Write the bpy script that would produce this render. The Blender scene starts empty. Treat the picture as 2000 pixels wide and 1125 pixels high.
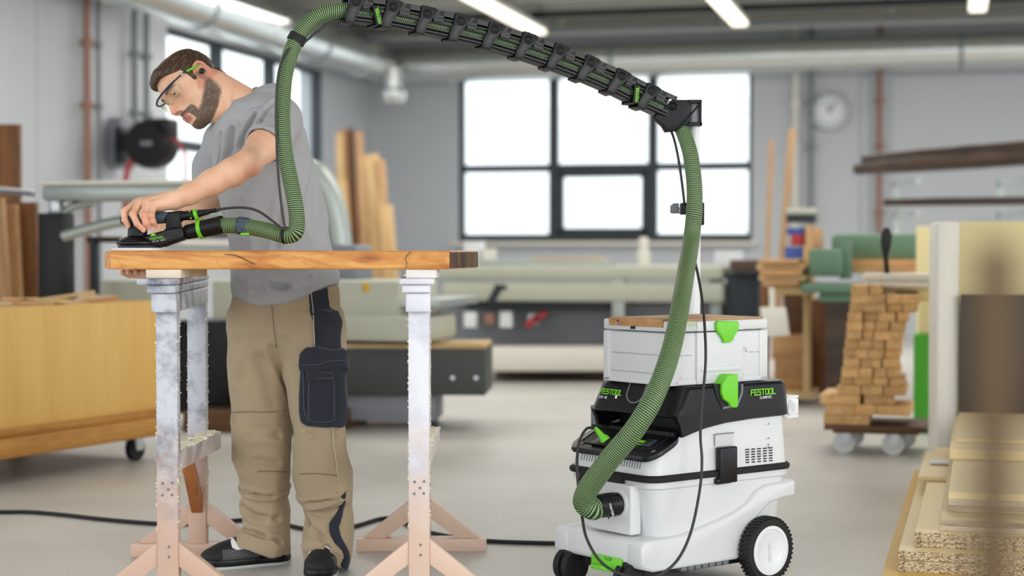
import bpy, bmesh, math, random
import numpy as np
from mathutils import Vector, Matrix
random.seed(7); np.random.seed(7)
D = bpy.data; SC = bpy.context.scene; COL = SC.collection
PI = math.pi

# ---------------- camera, sky, exposure ----------------
F = 3333.0; CX, CY = 1000.0, 562.5; HOR = 485.0; CAMH = 0.98
PITCH = math.atan((CY-HOR)/F)
cam_d = D.cameras.new('camera'); cam = D.objects.new('camera', cam_d); COL.objects.link(cam)
cam_d.sensor_width = 36; cam_d.lens = 36*F/2000.0
cam.location = (0, 0, CAMH); cam.rotation_euler = (PI/2-PITCH, 0, 0)
cam_d.dof.use_dof = True; cam_d.dof.focus_distance = 4.95; cam_d.dof.aperture_fstop = 1.85
cam_d.clip_end = 200
SC.camera = cam
SC.view_settings.view_transform = 'Standard'; SC.view_settings.look = 'None'
SC.view_settings.gamma = 1; SC.view_settings.use_curve_mapping = False
SC.view_settings.exposure = 0.14
w = D.worlds.new('sky'); SC.world = w; w.use_nodes = True
wn = w.node_tree; wn.nodes.clear()
tc = wn.nodes.new('ShaderNodeTexCoord'); sep = wn.nodes.new('ShaderNodeSeparateXYZ')
rp = wn.nodes.new('ShaderNodeValToRGB'); bg = wn.nodes.new('ShaderNodeBackground'); wo = wn.nodes.new('ShaderNodeOutputWorld')
wn.links.new(tc.outputs['Generated'], sep.inputs[0]); wn.links.new(sep.outputs['Z'], rp.inputs[0])
rp.color_ramp.elements[0].position = 0.0; rp.color_ramp.elements[0].color = (0.62, 0.65, 0.66, 1)
rp.color_ramp.elements[1].position = 0.25; rp.color_ramp.elements[1].color = (0.93, 0.97, 1.0, 1)
wn.links.new(rp.outputs[0], bg.inputs[0]); bg.inputs[1].default_value = 2.4
wn.links.new(bg.outputs[0], wo.inputs[0])

def area_light(name, loc, target, sx, sy, power, color):
    l = D.lights.new(name, 'AREA'); l.shape = 'RECTANGLE'; l.size = sx; l.size_y = sy; l.energy = power; l.color = color
    o = D.objects.new(name, l); COL.objects.link(o); o.location = loc
    o.rotation_euler = (Vector(target)-Vector(loc)).to_track_quat('-Z', 'Y').to_euler()
    return o
# added area lights, unseen: daylight key from behind right, fill above the work place
area_light('key_light', (6.5, -1.5, 2.6), (0.3, 5.0, 0.7), 4.0, 3.2, 235, (1.0, 0.98, 0.95))
area_light('overhead_fill', (0.6, 3.6, 3.4), (0.2, 5.1, 0.6), 3.0, 2.0, 22, (1.0, 0.98, 0.95))

# light of the rows of strip lamps under the workshop ceiling
for _i, (_x, _y) in enumerate([(-1.5, 15.5), (2.5, 15.0), (6.0, 14.0), (-2.5, 10.5), (2.0, 10.0)]):
    area_light('strip_lamp_light', (_x, _y, 3.2), (_x+.01, _y, 0), 2.4, 3.5, 80, (1.0, 0.97, 0.92))
# ---------------- places ----------------
cp, sp = math.cos(PITCH), math.sin(PITCH)
def P(px, py, Y):
    """place in the room, on the upright plane at distance Y, that the photograph shows at a given spot"""
    a = (px-CX)/F; b = (CY-py)/F
    d = Vector((a, cp+b*sp, -sp+b*cp))
    return Vector((0, 0, CAMH)) + d*(Y/d.y)
ALPHA = math.radians(14.3); ca, sa = math.cos(ALPHA), math.sin(ALPHA)
def RP(xr, yr, z=0.0):
    """room coordinates (along the back wall, towards the back wall) to world"""
    return Vector((xr*ca+yr*sa, -xr*sa+yr*ca, z))
def toroom(p): return (p.x*ca-p.y*sa, p.x*sa+p.y*ca)

# ---------------- mesh helpers ----------------
class MB:
    def __init__(s): s.bm = bmesh.new(); s.uv = None
    def _xf(s, vs, M):
        if M is not None: bmesh.ops.transform(s.bm, matrix=M, verts=vs)
    def box(s, c, size, M=None, bev=0.0, seg=2, mi=0):
        r = bmesh.ops.create_cube(s.bm, size=1.0); vs = r['verts']
        for v in vs: v.co = Vector((v.co.x*size[0]+c[0], v.co.y*size[1]+c[1], v.co.z*size[2]+c[2]))
        fs = set(f for v in vs for f in v.link_faces)
        if bev > 0:
            es = set(e for v in vs for e in v.link_edges)
            rb = bmesh.ops.bevel(s.bm, geom=list(es), offset=bev, segments=seg, profile=0.5, affect='EDGES')
            fs = set(f for f in fs if f.is_valid) | set(rb['faces'])
            vs = list(set(v for f in fs for v in f.verts))
        for f in fs: f.material_index = mi
        s._xf(vs, M); return vs
    def span(s, a, b, **k):
        return s.box([(a[i]+b[i])/2 for i in range(3)], [abs(b[i]-a[i]) for i in range(3)], **k)
    def cyl(s, p0, p1, r0, r1=None, n=24, M=None, mi=0, caps=True):
        p0 = Vector(p0); p1 = Vector(p1); r1 = r0 if r1 is None else r1
        d = p1-p0
        r = bmesh.ops.create_cone(s.bm, cap_ends=caps, segments=n, radius1=r0, radius2=r1, depth=d.length)
        q = d.to_track_quat('Z', 'Y').to_matrix().to_4x4()
        T = Matrix.Translation((p0+p1)/2) @ q
        vs = r['verts']; bmesh.ops.transform(s.bm, matrix=T, verts=vs)
        for f in set(f for v in vs for f in v.link_faces): f.material_index = mi
        s._xf(vs, M); return vs
    def prism(s, pts, y0, y1, M=None, bev=0.0, seg=2, mi=0, axis='y', top_scale=None):
        """outline pts (x,z) pushed from y0 to y1 (axis 'y'), or (x,y) from z0 to z1 (axis 'z')"""
        def mk(p, t): return (p[0], t, p[1]) if axis == 'y' else (p[0], p[1], t)
        a = [s.bm.verts.new(mk(p, y0)) for p in pts]
        if top_scale:
            cx = sum(p[0] for p in pts)/len(pts); cy = sum(p[1] for p in pts)/len(pts)
            pts = [(cx+(p[0]-cx)*top_scale, cy+(p[1]-cy)*top_scale) for p in pts]
        b = [s.bm.verts.new(mk(p, y1)) for p in pts]
        n = len(a); fs = [s.bm.faces.new(a), s.bm.faces.new(b[::-1])]
        for i in range(n): fs.append(s.bm.faces.new((a[i], b[i], b[(i+1) % n], a[(i+1) % n])))
        bmesh.ops.recalc_face_normals(s.bm, faces=fs)
        vs = a+b
        if bev > 0:
            es = [e for e in (fs[0].edges[:]+fs[1].edges[:])]
            rb = bmesh.ops.bevel(s.bm, geom=es, offset=bev, segments=seg, profile=0.5, affect='EDGES')
            fs = [f for f in fs if f.is_valid] + list(rb['faces'])
            vs = list(set(v for f in fs for v in f.verts))
        for f in fs: f.material_index = mi
        s._xf(vs, M); return vs
    def tube(s, pts, r, n=12, M=None, mi=0, caps=True, uvs=False):
        pts = [Vector(p) for p in pts]; m = len(pts)
        rr = r if isinstance(r, (list, tuple)) else [r]*m
        if uvs and s.uv is None: s.uv = s.bm.loops.layers.uv.new('UVMap')
        T = [(pts[min(i+1, m-1)]-pts[max(i-1, 0)]).normalized() for i in range(m)]
        ref = Vector((0, 0, 1)) if abs(T[0].z) < 0.9 else Vector((1, 0, 0))
        nv = (ref-T[0]*ref.dot(T[0])).normalized()
        rings = []; L = 0; Ls = []
        for i in range(m):
            if i: nv = (nv-T[i]*nv.dot(T[i])).normalized(); L += (pts[i]-pts[i-1]).length
            bv = T[i].cross(nv); Ls.append(L)
            rings.append([s.bm.verts.new(pts[i]+(nv*math.cos(2*PI*k/n)+bv*math.sin(2*PI*k/n))*rr[i]) for k in range(n)])
        fs = []
        for i in range(m-1):
            for k in range(n):
                f = s.bm.faces.new((rings[i][k], rings[i][(k+1) % n], rings[i+1][(k+1) % n], rings[i+1][k])); fs.append(f)
                if uvs:
                    for lp, (u, v) in zip(f.loops, ((k/n, Ls[i]), ((k+1)/n, Ls[i]), ((k+1)/n, Ls[i+1]), (k/n, Ls[i+1]))): lp[s.uv].uv = (u, v)
        if caps: fs.append(s.bm.faces.new(rings[0][::-1])); fs.append(s.bm.faces.new(rings[-1]))
        for f in fs: f.material_index = mi
        vs = [v for rg in rings for v in rg]; s._xf(vs, M); return vs
    def lathe(s, prof, n=32, M=None, mi=0, caps=True):
        """prof: (r, z) pairs about the z axis"""
        rings = [[s.bm.verts.new((r*math.cos(2*PI*k/n), r*math.sin(2*PI*k/n), z)) for k in range(n)] for r, z in prof]
        fs = []
        for i in range(len(prof)-1):
            for k in range(n): fs.append(s.bm.faces.new((rings[i][k], rings[i][(k+1) % n], rings[i+1][(k+1) % n], rings[i+1][k])))
        if caps: fs.append(s.bm.faces.new(rings[0][::-1])); fs.append(s.bm.faces.new(rings[-1]))
        for f in fs: f.material_index = mi
        vs = [v for rg in rings for v in rg]; s._xf(vs, M); return vs
    def build(s, name, mats, parent=None, smooth=40, loc=None):
        bmesh.ops.recalc_face_normals(s.bm, faces=s.bm.faces[:])
        if loc is not None: bmesh.ops.translate(s.bm, vec=-Vector(loc), verts=s.bm.verts[:])
        me = D.meshes.new(name); s.bm.to_mesh(me); s.bm.free()
        return mkobj(name, me, mats, parent, smooth, loc)
def mkobj(name, me, mats, parent=None, smooth=40, loc=None):
    for m in (mats if isinstance(mats, (list, tuple)) else [mats]): me.materials.append(m)
    if smooth:
        me.polygons.foreach_set('use_smooth', [True]*len(me.polygons))
        if smooth < 180: me.set_sharp_from_angle(angle=math.radians(smooth))
    o = D.objects.new(name, me); COL.objects.link(o)
    if parent is not None: o.parent = parent
    if loc is not None: o.location = loc
    return o
def tag(o, label=None, cat=None, group=None, kind=None):
    if label: o['label'] = label
    if cat: o['category'] = cat
    if group: o['group'] = group
    if kind: o['kind'] = kind
    return o
def thing(name, label, cat, loc=(0, 0, 0), rz=0.0, group=None):
    o = D.objects.new(name, None); COL.objects.link(o); o.location = loc; o.rotation_euler = (0, 0, rz); o.empty_display_size = 0.1
    return tag(o, label, cat, group)
def struct(o): o['kind'] = 'structure'; return o
def copy_tree(o, parent=None):
    c = o.copy(); COL.objects.link(c)
    if parent is not None: c.parent = parent; c.matrix_parent_inverse = o.matrix_parent_inverse
    for ch in list(o.children): copy_tree(ch, c)
    return c
def Rz(a): return Matrix.Rotation(a, 4, 'Z')
def Rx(a): return Matrix.Rotation(a, 4, 'X')
def Ry(a): return Matrix.Rotation(a, 4, 'Y')
def Tr(*v): return Matrix.Translation(Vector(v))
def frame(o, x, y, z):
    M = Matrix.Identity(4)
    for i in range(3): M[i][0] = x[i]; M[i][1] = y[i]; M[i][2] = z[i]; M[i][3] = o[i]
    return M
def spline(pts, n=8):
    pts = [Vector(p) for p in pts]; out = []
    for i in range(len(pts)-1):
        p0 = pts[max(i-1, 0)]; p1 = pts[i]; p2 = pts[i+1]; p3 = pts[min(i+2, len(pts)-1)]
        for k in range(n):
            t = k/n
            out.append(0.5*((2*p1)+(p2-p0)*t+(2*p0-5*p1+4*p2-p3)*t*t+(3*p1-p0-3*p2+p3)*t*t*t))
    out.append(pts[-1]); return out
def rrect(x0, y0, x1, y1, r, n=5):
    o = []
    for cx, cy, a in ((x1-r, y1-r, 0), (x0+r, y1-r, 90), (x0+r, y0+r, 180), (x1-r, y0+r, 270)):
        for k in range(n+1): t = math.radians(a+90*k/n); o.append((cx+r*math.cos(t), cy+r*math.sin(t)))
    return o
# box-stroke capitals, drawn on a 4 x 6 grid
GL = {'F': [((0,0),(0,6)),((0,6),(4,6)),((0,3.2),(3.4,3.2))], 'E': [((0,0),(0,6)),((0,6),(4,6)),((0,3.1),(3.5,3.1)),((0,0),(4,0))],
 'S': [((4,6),(0,6)),((0,6),(0,3.1)),((0,3.1),(4,3.1)),((4,3.1),(4,0)),((4,0),(0,0))], 'T': [((0,6),(4.4,6)),((2.2,6),(2.2,0))],
 'O': [((0,0),(4,0)),((4,0),(4,6)),((4,6),(0,6)),((0,6),(0,0))], 'L': [((0,6),(0,0)),((0,0),(3.6,0))],
 'C': [((4,6),(0,6)),((0,6),(0,0)),((0,0),(4,0))], 'A': [((0,0),(0,6)),((0,6),(4,6)),((4,6),(4,0)),((0,3),(4,3))],
 'N': [((0,0),(0,6)),((0,6),(4,0)),((4,0),(4,6))], 'M': [((0,0),(0,6)),((0,6),(2.2,2.5)),((2.2,2.5),(4.4,6)),((4.4,6),(4.4,0))],
 'I': [((1,0),(1,6))], 'X': [((0,0),(4,6)),((4,0),(0,6))], 'U': [((0,6),(0,0)),((0,0),(4,0)),((4,0),(4,6))],
 'D': [((0,0),(3.4,0)),((3.4,0),(4,1)),((4,1),(4,5)),((4,5),(3.4,6)),((3.4,6),(0,6)),((0,6),(0,0))],
 'P': [((0,0),(0,6)),((0,6),(4,6)),((4,6),(4,3)),((4,3),(0,3))], 'R': [((0,0),(0,6)),((0,6),(4,6)),((4,6),(4,3)),((4,3),(0,3)),((1.6,3),(4,0))],
 '1': [((2,0),(2,6)),((2,6),(.8,5))], '5': [((4,6),(0,6)),((0,6),(0,3.1)),((0,3.1),(4,3.1)),((4,3.1),(4,0)),((4,0),(0,0))],
 '0': [((0,0),(4,0)),((4,0),(4,6)),((4,6),(0,6)),((0,6),(0,0))], '3': [((0,6),(4,6)),((4,6),(4,0)),((0,3),(4,3)),((0,0),(4,0))],
 '6': [((4,6),(0,6)),((0,6),(0,0)),((0,0),(4,0)),((4,0),(4,3)),((4,3),(0,3))], '/': [((0,0),(3,6))], '2': [((0,6),(4,6)),((4,6),(4,3)),((4,3),(0,3)),((0,3),(0,0)),((0,0),(4,0))],
 ' ': [], '-': [((0,3),(3,3))]}
def text(name, s, h, M, mat, parent, weight=1.15, slant=0.0, gap=2.0, depth=0.0006, wide=1.0):
    mb = MB(); u = h/6.0; x = 0
    for ch in s:
        st = GL.get(ch, []); wd = 4.4 if ch in 'TM' else (2 if ch == 'I' else 4)
        for (a, b) in st:
            a = Vector((a[0]*wide+x+slant*a[1], a[1])); b = Vector((b[0]*wide+x+slant*b[1], b[1]))
            d = (b-a).normalized(); a -= d*weight/2; b += d*weight/2; nrm = Vector((-d.y, d.x))*weight/2
            q = [a-nrm, b-nrm, b+nrm, a+nrm]
            mb.prism([(p.x*u, p.y*u) for p in q], 0, depth, axis='z', M=M)
        x += wd*wide+gap
    return mb.build(name, mat, parent, smooth=0)

# ---------------- materials ----------------
def newmat(name):
    m = D.materials.new(name); m.use_nodes = True; nt = m.node_tree; b = nt.nodes['Principled BSDF']; return m, nt, b
def lin(c): return tuple(((x/255)/12.92 if x/255 <= .04045 else ((x/255+.055)/1.055)**2.4) for x in c)
def solid(name, rgb, rough=.5, metal=0, bump=0, bscale=200, var=0, spec=.5, coat=0):
    m, nt, b = newmat(name); c = lin(rgb)
    b.inputs['Base Color'].default_value = (*c, 1); b.inputs['Roughness'].default_value = rough; b.inputs['Metallic'].default_value = metal
    b.inputs['Specular IOR Level'].default_value = spec; b.inputs['Coat Weight'].default_value = coat
    t = nt.nodes.new('ShaderNodeTexCoord')
    if var:
        n = nt.nodes.new('ShaderNodeTexNoise'); n.inputs['Scale'].default_value = 6; n.inputs['Detail'].default_value = 5
        nt.links.new(t.outputs['Object'], n.inputs['Vector'])
        mx = nt.nodes.new('ShaderNodeMix'); mx.data_type = 'RGBA'; mx.inputs[6].default_value = (*[v*(1-var) for v in c], 1); mx.inputs[7].default_value = (*[min(1, v*(1+var)) for v in c], 1)
        nt.links.new(n.outputs[0], mx.inputs[0]); nt.links.new(mx.outputs[2], b.inputs['Base Color'])
    if bump:
        n = nt.nodes.new('ShaderNodeTexNoise'); n.inputs['Scale'].default_value = bscale; n.inputs['Detail'].default_value = 4
        nt.links.new(t.outputs['Object'], n.inputs['Vector'])
        bp = nt.nodes.new('ShaderNodeBump'); bp.inputs['Strength'].default_value = bump; bp.inputs['Distance'].default_value = .002
        nt.links.new(n.outputs[0], bp.inputs['Height']); nt.links.new(bp.outputs[0], b.inputs['Normal'])
    return m
def ramp(nt, stops, src):
    r = nt.nodes.new('ShaderNodeValToRGB'); e = r.color_ramp.elements
    while len(e) < len(stops): e.new(0.5)
    for el, (p, c) in zip(e, stops): el.position = p; el.color = (*lin(c), 1)
    nt.links.new(src, r.inputs[0]); return r
def wood(name, light, dark, axis='X', scale=1.0, rough=.5, contrast=1.0, ring=9, mid=None, coat=0):
    m, nt, b = newmat(name)
    t = nt.nodes.new('ShaderNodeTexCoord'); mp = nt.nodes.new('ShaderNodeMapping')
    sc = {'X': (1.2, 12, 12), 'Y': (12, 1.2, 12), 'Z': (12, 12, 1.2)}[axis]
    mp.inputs['Scale'].default_value = [v*scale for v in sc]
    nt.links.new(t.outputs['Object'], mp.inputs['Vector'])
    oi = nt.nodes.new('ShaderNodeObjectInfo'); ad = nt.nodes.new('ShaderNodeVectorMath'); ad.operation = 'ADD'
    sc2 = nt.nodes.new('ShaderNodeMath'); sc2.operation = 'MULTIPLY'; sc2.inputs[1].default_value = 37
    nt.links.new(oi.outputs['Random'], sc2.inputs[0]); nt.links.new(sc2.outputs[0], ad.inputs[1]); nt.links.new(mp.outputs[0], ad.inputs[0])
    n1 = nt.nodes.new('ShaderNodeTexNoise'); n1.inputs['Scale'].default_value = 1.0; n1.inputs['Detail'].default_value = 6; n1.inputs['Distortion'].default_value = .8
    nt.links.new(ad.outputs[0], n1.inputs['Vector'])
    n2 = nt.nodes.new('ShaderNodeTexNoise'); n2.inputs['Scale'].default_value = ring; n2.inputs['Detail'].default_value = 4
    nt.links.new(ad.outputs[0], n2.inputs['Vector'])
    mx = nt.nodes.new('ShaderNodeMix'); mx.inputs[0].default_value = .35; nt.links.new(n1.outputs[0], mx.inputs[2]); nt.links.new(n2.outputs[0], mx.inputs[3])
    stops = [(.5-.16/contrast, dark), (.5+.16/contrast, light)] if mid is None else [(.32, dark), (.48, mid), (.62, light)]
    r = ramp(nt, stops, mx.outputs[0])
    hs = nt.nodes.new('ShaderNodeHueSaturation'); mr = nt.nodes.new('ShaderNodeMapRange'); mr.inputs[3].default_value = .85; mr.inputs[4].default_value = 1.12
    nt.links.new(oi.outputs['Random'], mr.inputs[0]); nt.links.new(mr.outputs[0], hs.inputs['Value']); nt.links.new(r.outputs[0], hs.inputs['Color'])
    nt.links.new(hs.outputs[0], b.inputs['Base Color']); b.inputs['Roughness'].default_value = rough; b.inputs['Coat Weight'].default_value = coat
    bp = nt.nodes.new('ShaderNodeBump'); bp.inputs['Strength'].default_value = .15; bp.inputs['Distance'].default_value = .002
    nt.links.new(n2.outputs[0], bp.inputs['Height']); nt.links.new(bp.outputs[0], b.inputs['Normal'])
    return m
def emit(name, rgb, s):
    m, nt, b = newmat(name); b.inputs['Base Color'].default_value = (*lin(rgb), 1); b.inputs['Emission Color'].default_value = (*lin(rgb), 1); b.inputs['Emission Strength'].default_value = s; return m
def glass(name, tint=(1, 1, 1), gloss=.08, rough=.02):
    m = D.materials.new(name); m.use_nodes = True; nt = m.node_tree; nt.nodes.clear()
    o = nt.nodes.new('ShaderNodeOutputMaterial'); t = nt.nodes.new('ShaderNodeBsdfTransparent'); g = nt.nodes.new('ShaderNodeBsdfGlossy'); mx = nt.nodes.new('ShaderNodeMixShader')
    t.inputs[0].default_value = (*tint, 1); g.inputs['Roughness'].default_value = rough; mx.inputs[0].default_value = gloss
    nt.links.new(t.outputs[0], mx.inputs[1]); nt.links.new(g.outputs[0], mx.inputs[2]); nt.links.new(mx.outputs[0], o.inputs[0]); return m
M = {}
M['wall'] = solid('painted_wall', (190, 194, 199), .8, var=.03)
M['ceil'] = solid('ceiling_paint', (166, 166, 158), .8, var=.05)
M['dark_metal'] = solid('dark_metal', (40, 46, 52), .45, .3)
M['frame'] = solid('window_frame', (44, 52, 58), .5)
M['duct'] = solid('galvanised_duct', (214, 218, 216), .27, .85, var=.06)
M['black'] = solid('black_plastic', (14, 15, 18), .45, spec=.35, bump=.08, bscale=900)
M['blackb'] = solid('satin_black_plastic', (11, 12, 18), .36, spec=.35, bump=.05, bscale=1200)
M['rubber'] = solid('black_rubber', (20, 20, 21), .7, bump=.2, bscale=400)
M['white'] = solid('white_plastic', (218, 220, 222), .38, bump=.04, bscale=1500)
M['whitew'] = solid('white_hub', (232, 234, 236), .35)
M['green'] = solid('green_plastic', (112, 208, 42), .35)
M['lime'] = solid('lime_print', (135, 222, 40), .5)
M['wprint'] = solid('white_print', (235, 235, 238), .5)
M['gprint'] = solid('grey_print', (120, 124, 130), .5)
M['petrol'] = solid('petrol_grip', (62, 78, 92), .55, bump=.1, bscale=700)
M['steel'] = solid('steel', (190, 192, 196), .3, 1)
M['copper'] = solid('copper_pipe', (150, 108, 92), .5, .2, var=.1)
M['gpipe'] = solid('grey_pipe', (120, 128, 132), .5)
M['cream'] = solid('cream_machine_paint', (180, 182, 166), .5, var=.06)
M['mgrey'] = solid('machine_grey', (128, 132, 140), .5, var=.08)
M['mgreen'] = solid('green_machine_paint', (92, 122, 100), .5, var=.06)
M['alu'] = solid('aluminium', (172, 180, 176), .4, .6, var=.04)
M['ply'] = wood('plywood', (240, 196, 112), (226, 176, 92), 'Z', .5, .55, .8)
M['plye'] = wood('plywood_edge', (205, 150, 70), (160, 104, 40), 'X', 1, .6)
M['oak'] = wood('oak_block', (226, 182, 124), (190, 142, 90), 'Y', 2, .6)
M['oakx'] = wood('oak_board', (214, 168, 112), (170, 120, 74), 'X', 1.2, .6)
M['oakz'] = wood('oak_upright', (204, 164, 118), (156, 114, 74), 'Z', 1.0, .6)
M['pine'] = wood('pine', (222, 196, 148), (196, 160, 104), 'X', 1.2, .6)
M['pinez'] = wood('pine_upright', (214, 184, 134), (182, 144, 92), 'Z', 1.2, .6)
M['walnut'] = wood('dark_board', (120, 82, 50), (62, 42, 28), 'X', 1.0, .6)
M['walnutz'] = wood('brown_board', (150, 96, 46), (84, 54, 30), 'Z', .8, .55)
M['darkwood'] = wood('dark_shelf_wood', (86, 66, 52), (50, 38, 32), 'X', 1.0, .6)
M['mdf'] = solid('cream_board', (226, 212, 160), .6, var=.05)
M['lam'] = solid('laminate', (226, 222, 212), .5, var=.03)
M['red'] = solid('red_hose', (170, 44, 50), .5)
M['paper'] = solid('paper', (225, 228, 232), .7)
M['blue'] = solid('blue_print', (60, 80, 150), .6)
# ---------------- room shell ----------------
BACK = 19.65; LEFT = -6.77; CEILZ = 3.55
def hit_back(px, py, off=0.0):
    u = (px-CX)/F; t = (BACK-off)/(u*sa+ca); p = P(px, py, t); return p
def hit_left(px, py, off=0.0):
    u = (px-CX)/F; t = (LEFT+off)/(u*ca-sa); return P(px, py, t)
ROOM = Rz(-ALPHA)
def floor_mat():
    m, nt, b = newmat('concrete_floor'); t = nt.nodes.new('ShaderNodeTexCoord')
    n = nt.nodes.new('ShaderNodeTexNoise'); n.inputs['Scale'].default_value = 1.1; n.inputs['Detail'].default_value = 9; n.inputs['Roughness'].default_value = .65
    n2 = nt.nodes.new('ShaderNodeTexNoise'); n2.inputs['Scale'].default_value = 60; n2.inputs['Detail'].default_value = 3
    nt.links.new(t.outputs['Object'], n.inputs['Vector']); nt.links.new(t.outputs['Object'], n2.inputs['Vector'])
    mx = nt.nodes.new('ShaderNodeMix'); mx.inputs[0].default_value = .25; nt.links.new(n.outputs[0], mx.inputs[2]); nt.links.new(n2.outputs[0], mx.inputs[3])
    r = ramp(nt, [(.3, (182, 179, 174)), (.55, (202, 199, 194)), (.72, (213, 210, 206))], mx.outputs[0])
    nt.links.new(r.outputs[0], b.inputs['Base Color'])
    r2 = nt.nodes.new('ShaderNodeMapRange'); r2.inputs[3].default_value = .3; r2.inputs[4].default_value = .55
    nt.links.new(n.outputs[0], r2.inputs[0]); nt.links.new(r2.outputs[0], b.inputs['Roughness']); return m
mb = MB(); mb.box((2, 8, -.05), (34, 34, .1)); struct(mb.build('floor', floor_mat(), smooth=0))
mb = MB(); mb.span((LEFT-.3, -2.0, CEILZ), (9.3, BACK+.3, CEILZ+.2), M=ROOM)
for k in range(5): mb.span((LEFT, 8.5+k*2.6, CEILZ-.14), (9, 8.62+k*2.6, CEILZ), M=ROOM)
struct(mb.build('ceiling', M['ceil'], smooth=0))
WZ0, WZ1, WT = 1.06, 2.97, 1.93
lx = [14.07, 15.32, 16.66, 18.05]
mb = MB()
mb.span((LEFT-.3, 5, 0), (LEFT, lx[0], CEILZ), M=ROOM); mb.span((LEFT-.3, lx[3], 0), (LEFT, BACK+.3, CEILZ), M=ROOM)
mb.span((LEFT-.3, lx[0], 0), (LEFT, lx[3], WZ0), M=ROOM); mb.span((LEFT-.3, lx[0], WZ1), (LEFT, lx[3], CEILZ), M=ROOM)
for yy in (6.4, 9.1, 11.8): mb.span((LEFT, yy, 0), (LEFT+.012, yy+.02, CEILZ), M=ROOM)
struct(mb.build('wall_left', M['wall'], smooth=0))
bx = [toroom(hit_back(px, 300))[0] for px in (895, 1079, 1273, 1469)]
mb = MB()
mb.span((LEFT, BACK, 0), (bx[0], BACK+.3, CEILZ), M=ROOM); mb.span((bx[3], BACK, 0), (9.3, BACK+.3, CEILZ), M=ROOM)
mb.span((bx[0], BACK, 0), (bx[3], BACK+.3, WZ0), M=ROOM); mb.span((bx[0], BACK, WZ1+.05), (bx[3], BACK+.3, CEILZ), M=ROOM)
for px in (1690, 1716): 
    q = toroom(hit_back(px, 300))[0]; mb.span((q-.03, BACK-.05, 0), (q+.03, BACK, 2.9), M=ROOM)
q = toroom(hit_back(1745, 300))[0]; mb.span((q-.02, BACK-.02, 0), (9.3, BACK, 2.9), M=ROOM)
struct(mb.build('wall_back', M['wall'], smooth=0))

gl = glass('window_glass', (.97, .99, 1.0), .05)
def window(name, edges, fixed, z0, z1, zt, opener):
    """edges along the wall; fixed = the other room coordinate; panes share the frame"""
    root = struct(thing(name, None, None)); del_keys = [k for k in ('category', 'label') if k in root]
    for k in del_keys: del root[k]
    def sp(mb, a0, a1, zz0, zz1, d0, d1):
        if name == 'window_1': mb.span((fixed-d1, a0, zz0), (fixed-d0, a1, zz1), M=ROOM)
        else: mb.span((a0, fixed+d0, zz0), (a1, fixed+d1, zz1), M=ROOM)
    mb = MB(); wd = .055
    sp(mb, edges[0], edges[-1], z0, z0+.09, .05, .13); sp(mb, edges[0], edges[-1], z1-.05, z1, .05, .13)
    sp(mb, edges[0], edges[-1], zt-.045, zt+.045, .05, .13)
    for i, e in enumerate(edges): 
        a = e-wd if 0 < i < len(edges)-1 else (e if i == 0 else e-wd*.9)
        sp(mb, a, e+(wd if 0 < i < len(edges)-1 else (wd if i == 0 else 0)), z0, z1, .04, .14)
    mb.build('window_frame', M['frame'], root, smooth=0)
    if opener:
        mb = MB(); a, b = edges[1]+wd, edges[2]-wd; zz0, zz1 = z0+.09, zt-.045; f = .07
        sp(mb, a, b, zz0, zz0+f, .02, .1); sp(mb, a, b, zz1-f, zz1, .02, .1); sp(mb, a, a+f, zz0, zz1, .02, .1); sp(mb, b-f, b, zz0, zz1, .02, .1)
        mb.build('opening_frame', M['frame'], root, smooth=0)
    mb = MB(); sp(mb, edges[0]+.02, edges[-1]-.02, z0+.02, z1-.02, .085, .095); mb.build('pane', gl, root, smooth=0)
    mb = MB(); 
    if name == 'window_1': mb.span((fixed, edges[0]-.05, z0-.04), (fixed+.16, edges[-1]+.05, z0), M=ROOM)
    else: mb.span((edges[0]-.05, fixed-.16, z0-.04), (edges[-1]+.05, fixed, z0), M=ROOM)
    mb.build('window_sill', M['lam'], root, smooth=0)
window('window_1', lx, LEFT, WZ0, WZ1, WT, False)
window('window_2', bx, BACK, WZ0, WZ1+.05, WT, True)

# ---------------- ceiling services ----------------
def duct(name, p0, p1, r, label, group, rings):
    root = thing(name, label, 'duct', p0); p0 = Vector(p0); p1 = Vector(p1)
    mb = MB(); mb.cyl(p0, p1, r, n=40); mb.build('duct_pipe', M['duct'], root, smooth=50, loc=None).matrix_parent_inverse = Matrix.Translation(-p0)
    d = (p1-p0).normalized(); L = (p1-p0).length
    for k in range(rings):
        c = p0+d*(L*(k+.5)/rings); mb = MB(); mb.cyl(c-d*.02, c+d*.02, r*1.05, n=40)
        mb.build('duct_collar', M['gpipe'] if k % 2 else M['duct'], root, smooth=50).matrix_parent_inverse = Matrix.Translation(-p0)
    return root
duct('ventilation_duct', RP(-6.42, 9.0, 3.13), RP(-6.42, 18.9, 3.13), .21, 'round silver ventilation duct running along the left wall above its windows', None, 7)
duct('ventilation_duct', RP(-6.6, 19.25, 3.13), RP(8.8, 19.25, 3.13), .2, 'round silver ventilation duct running across the back wall above the big window', None, 8)
mb = MB(); mb.cyl(RP(-6.2, 18.75, 3.05), RP(-6.2, 18.75, 2.75), .12, n=24); mb.lathe([(.02, 0), (.13, .03), (.16, .1), (.16, .16), (.1, .22)], M=Tr(*RP(-6.2, 18.75, 2.62)))
tag(mb.build('duct_outlet', M['duct']), 'short silver outlet under the duct end in the left corner', 'duct outlet')
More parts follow.
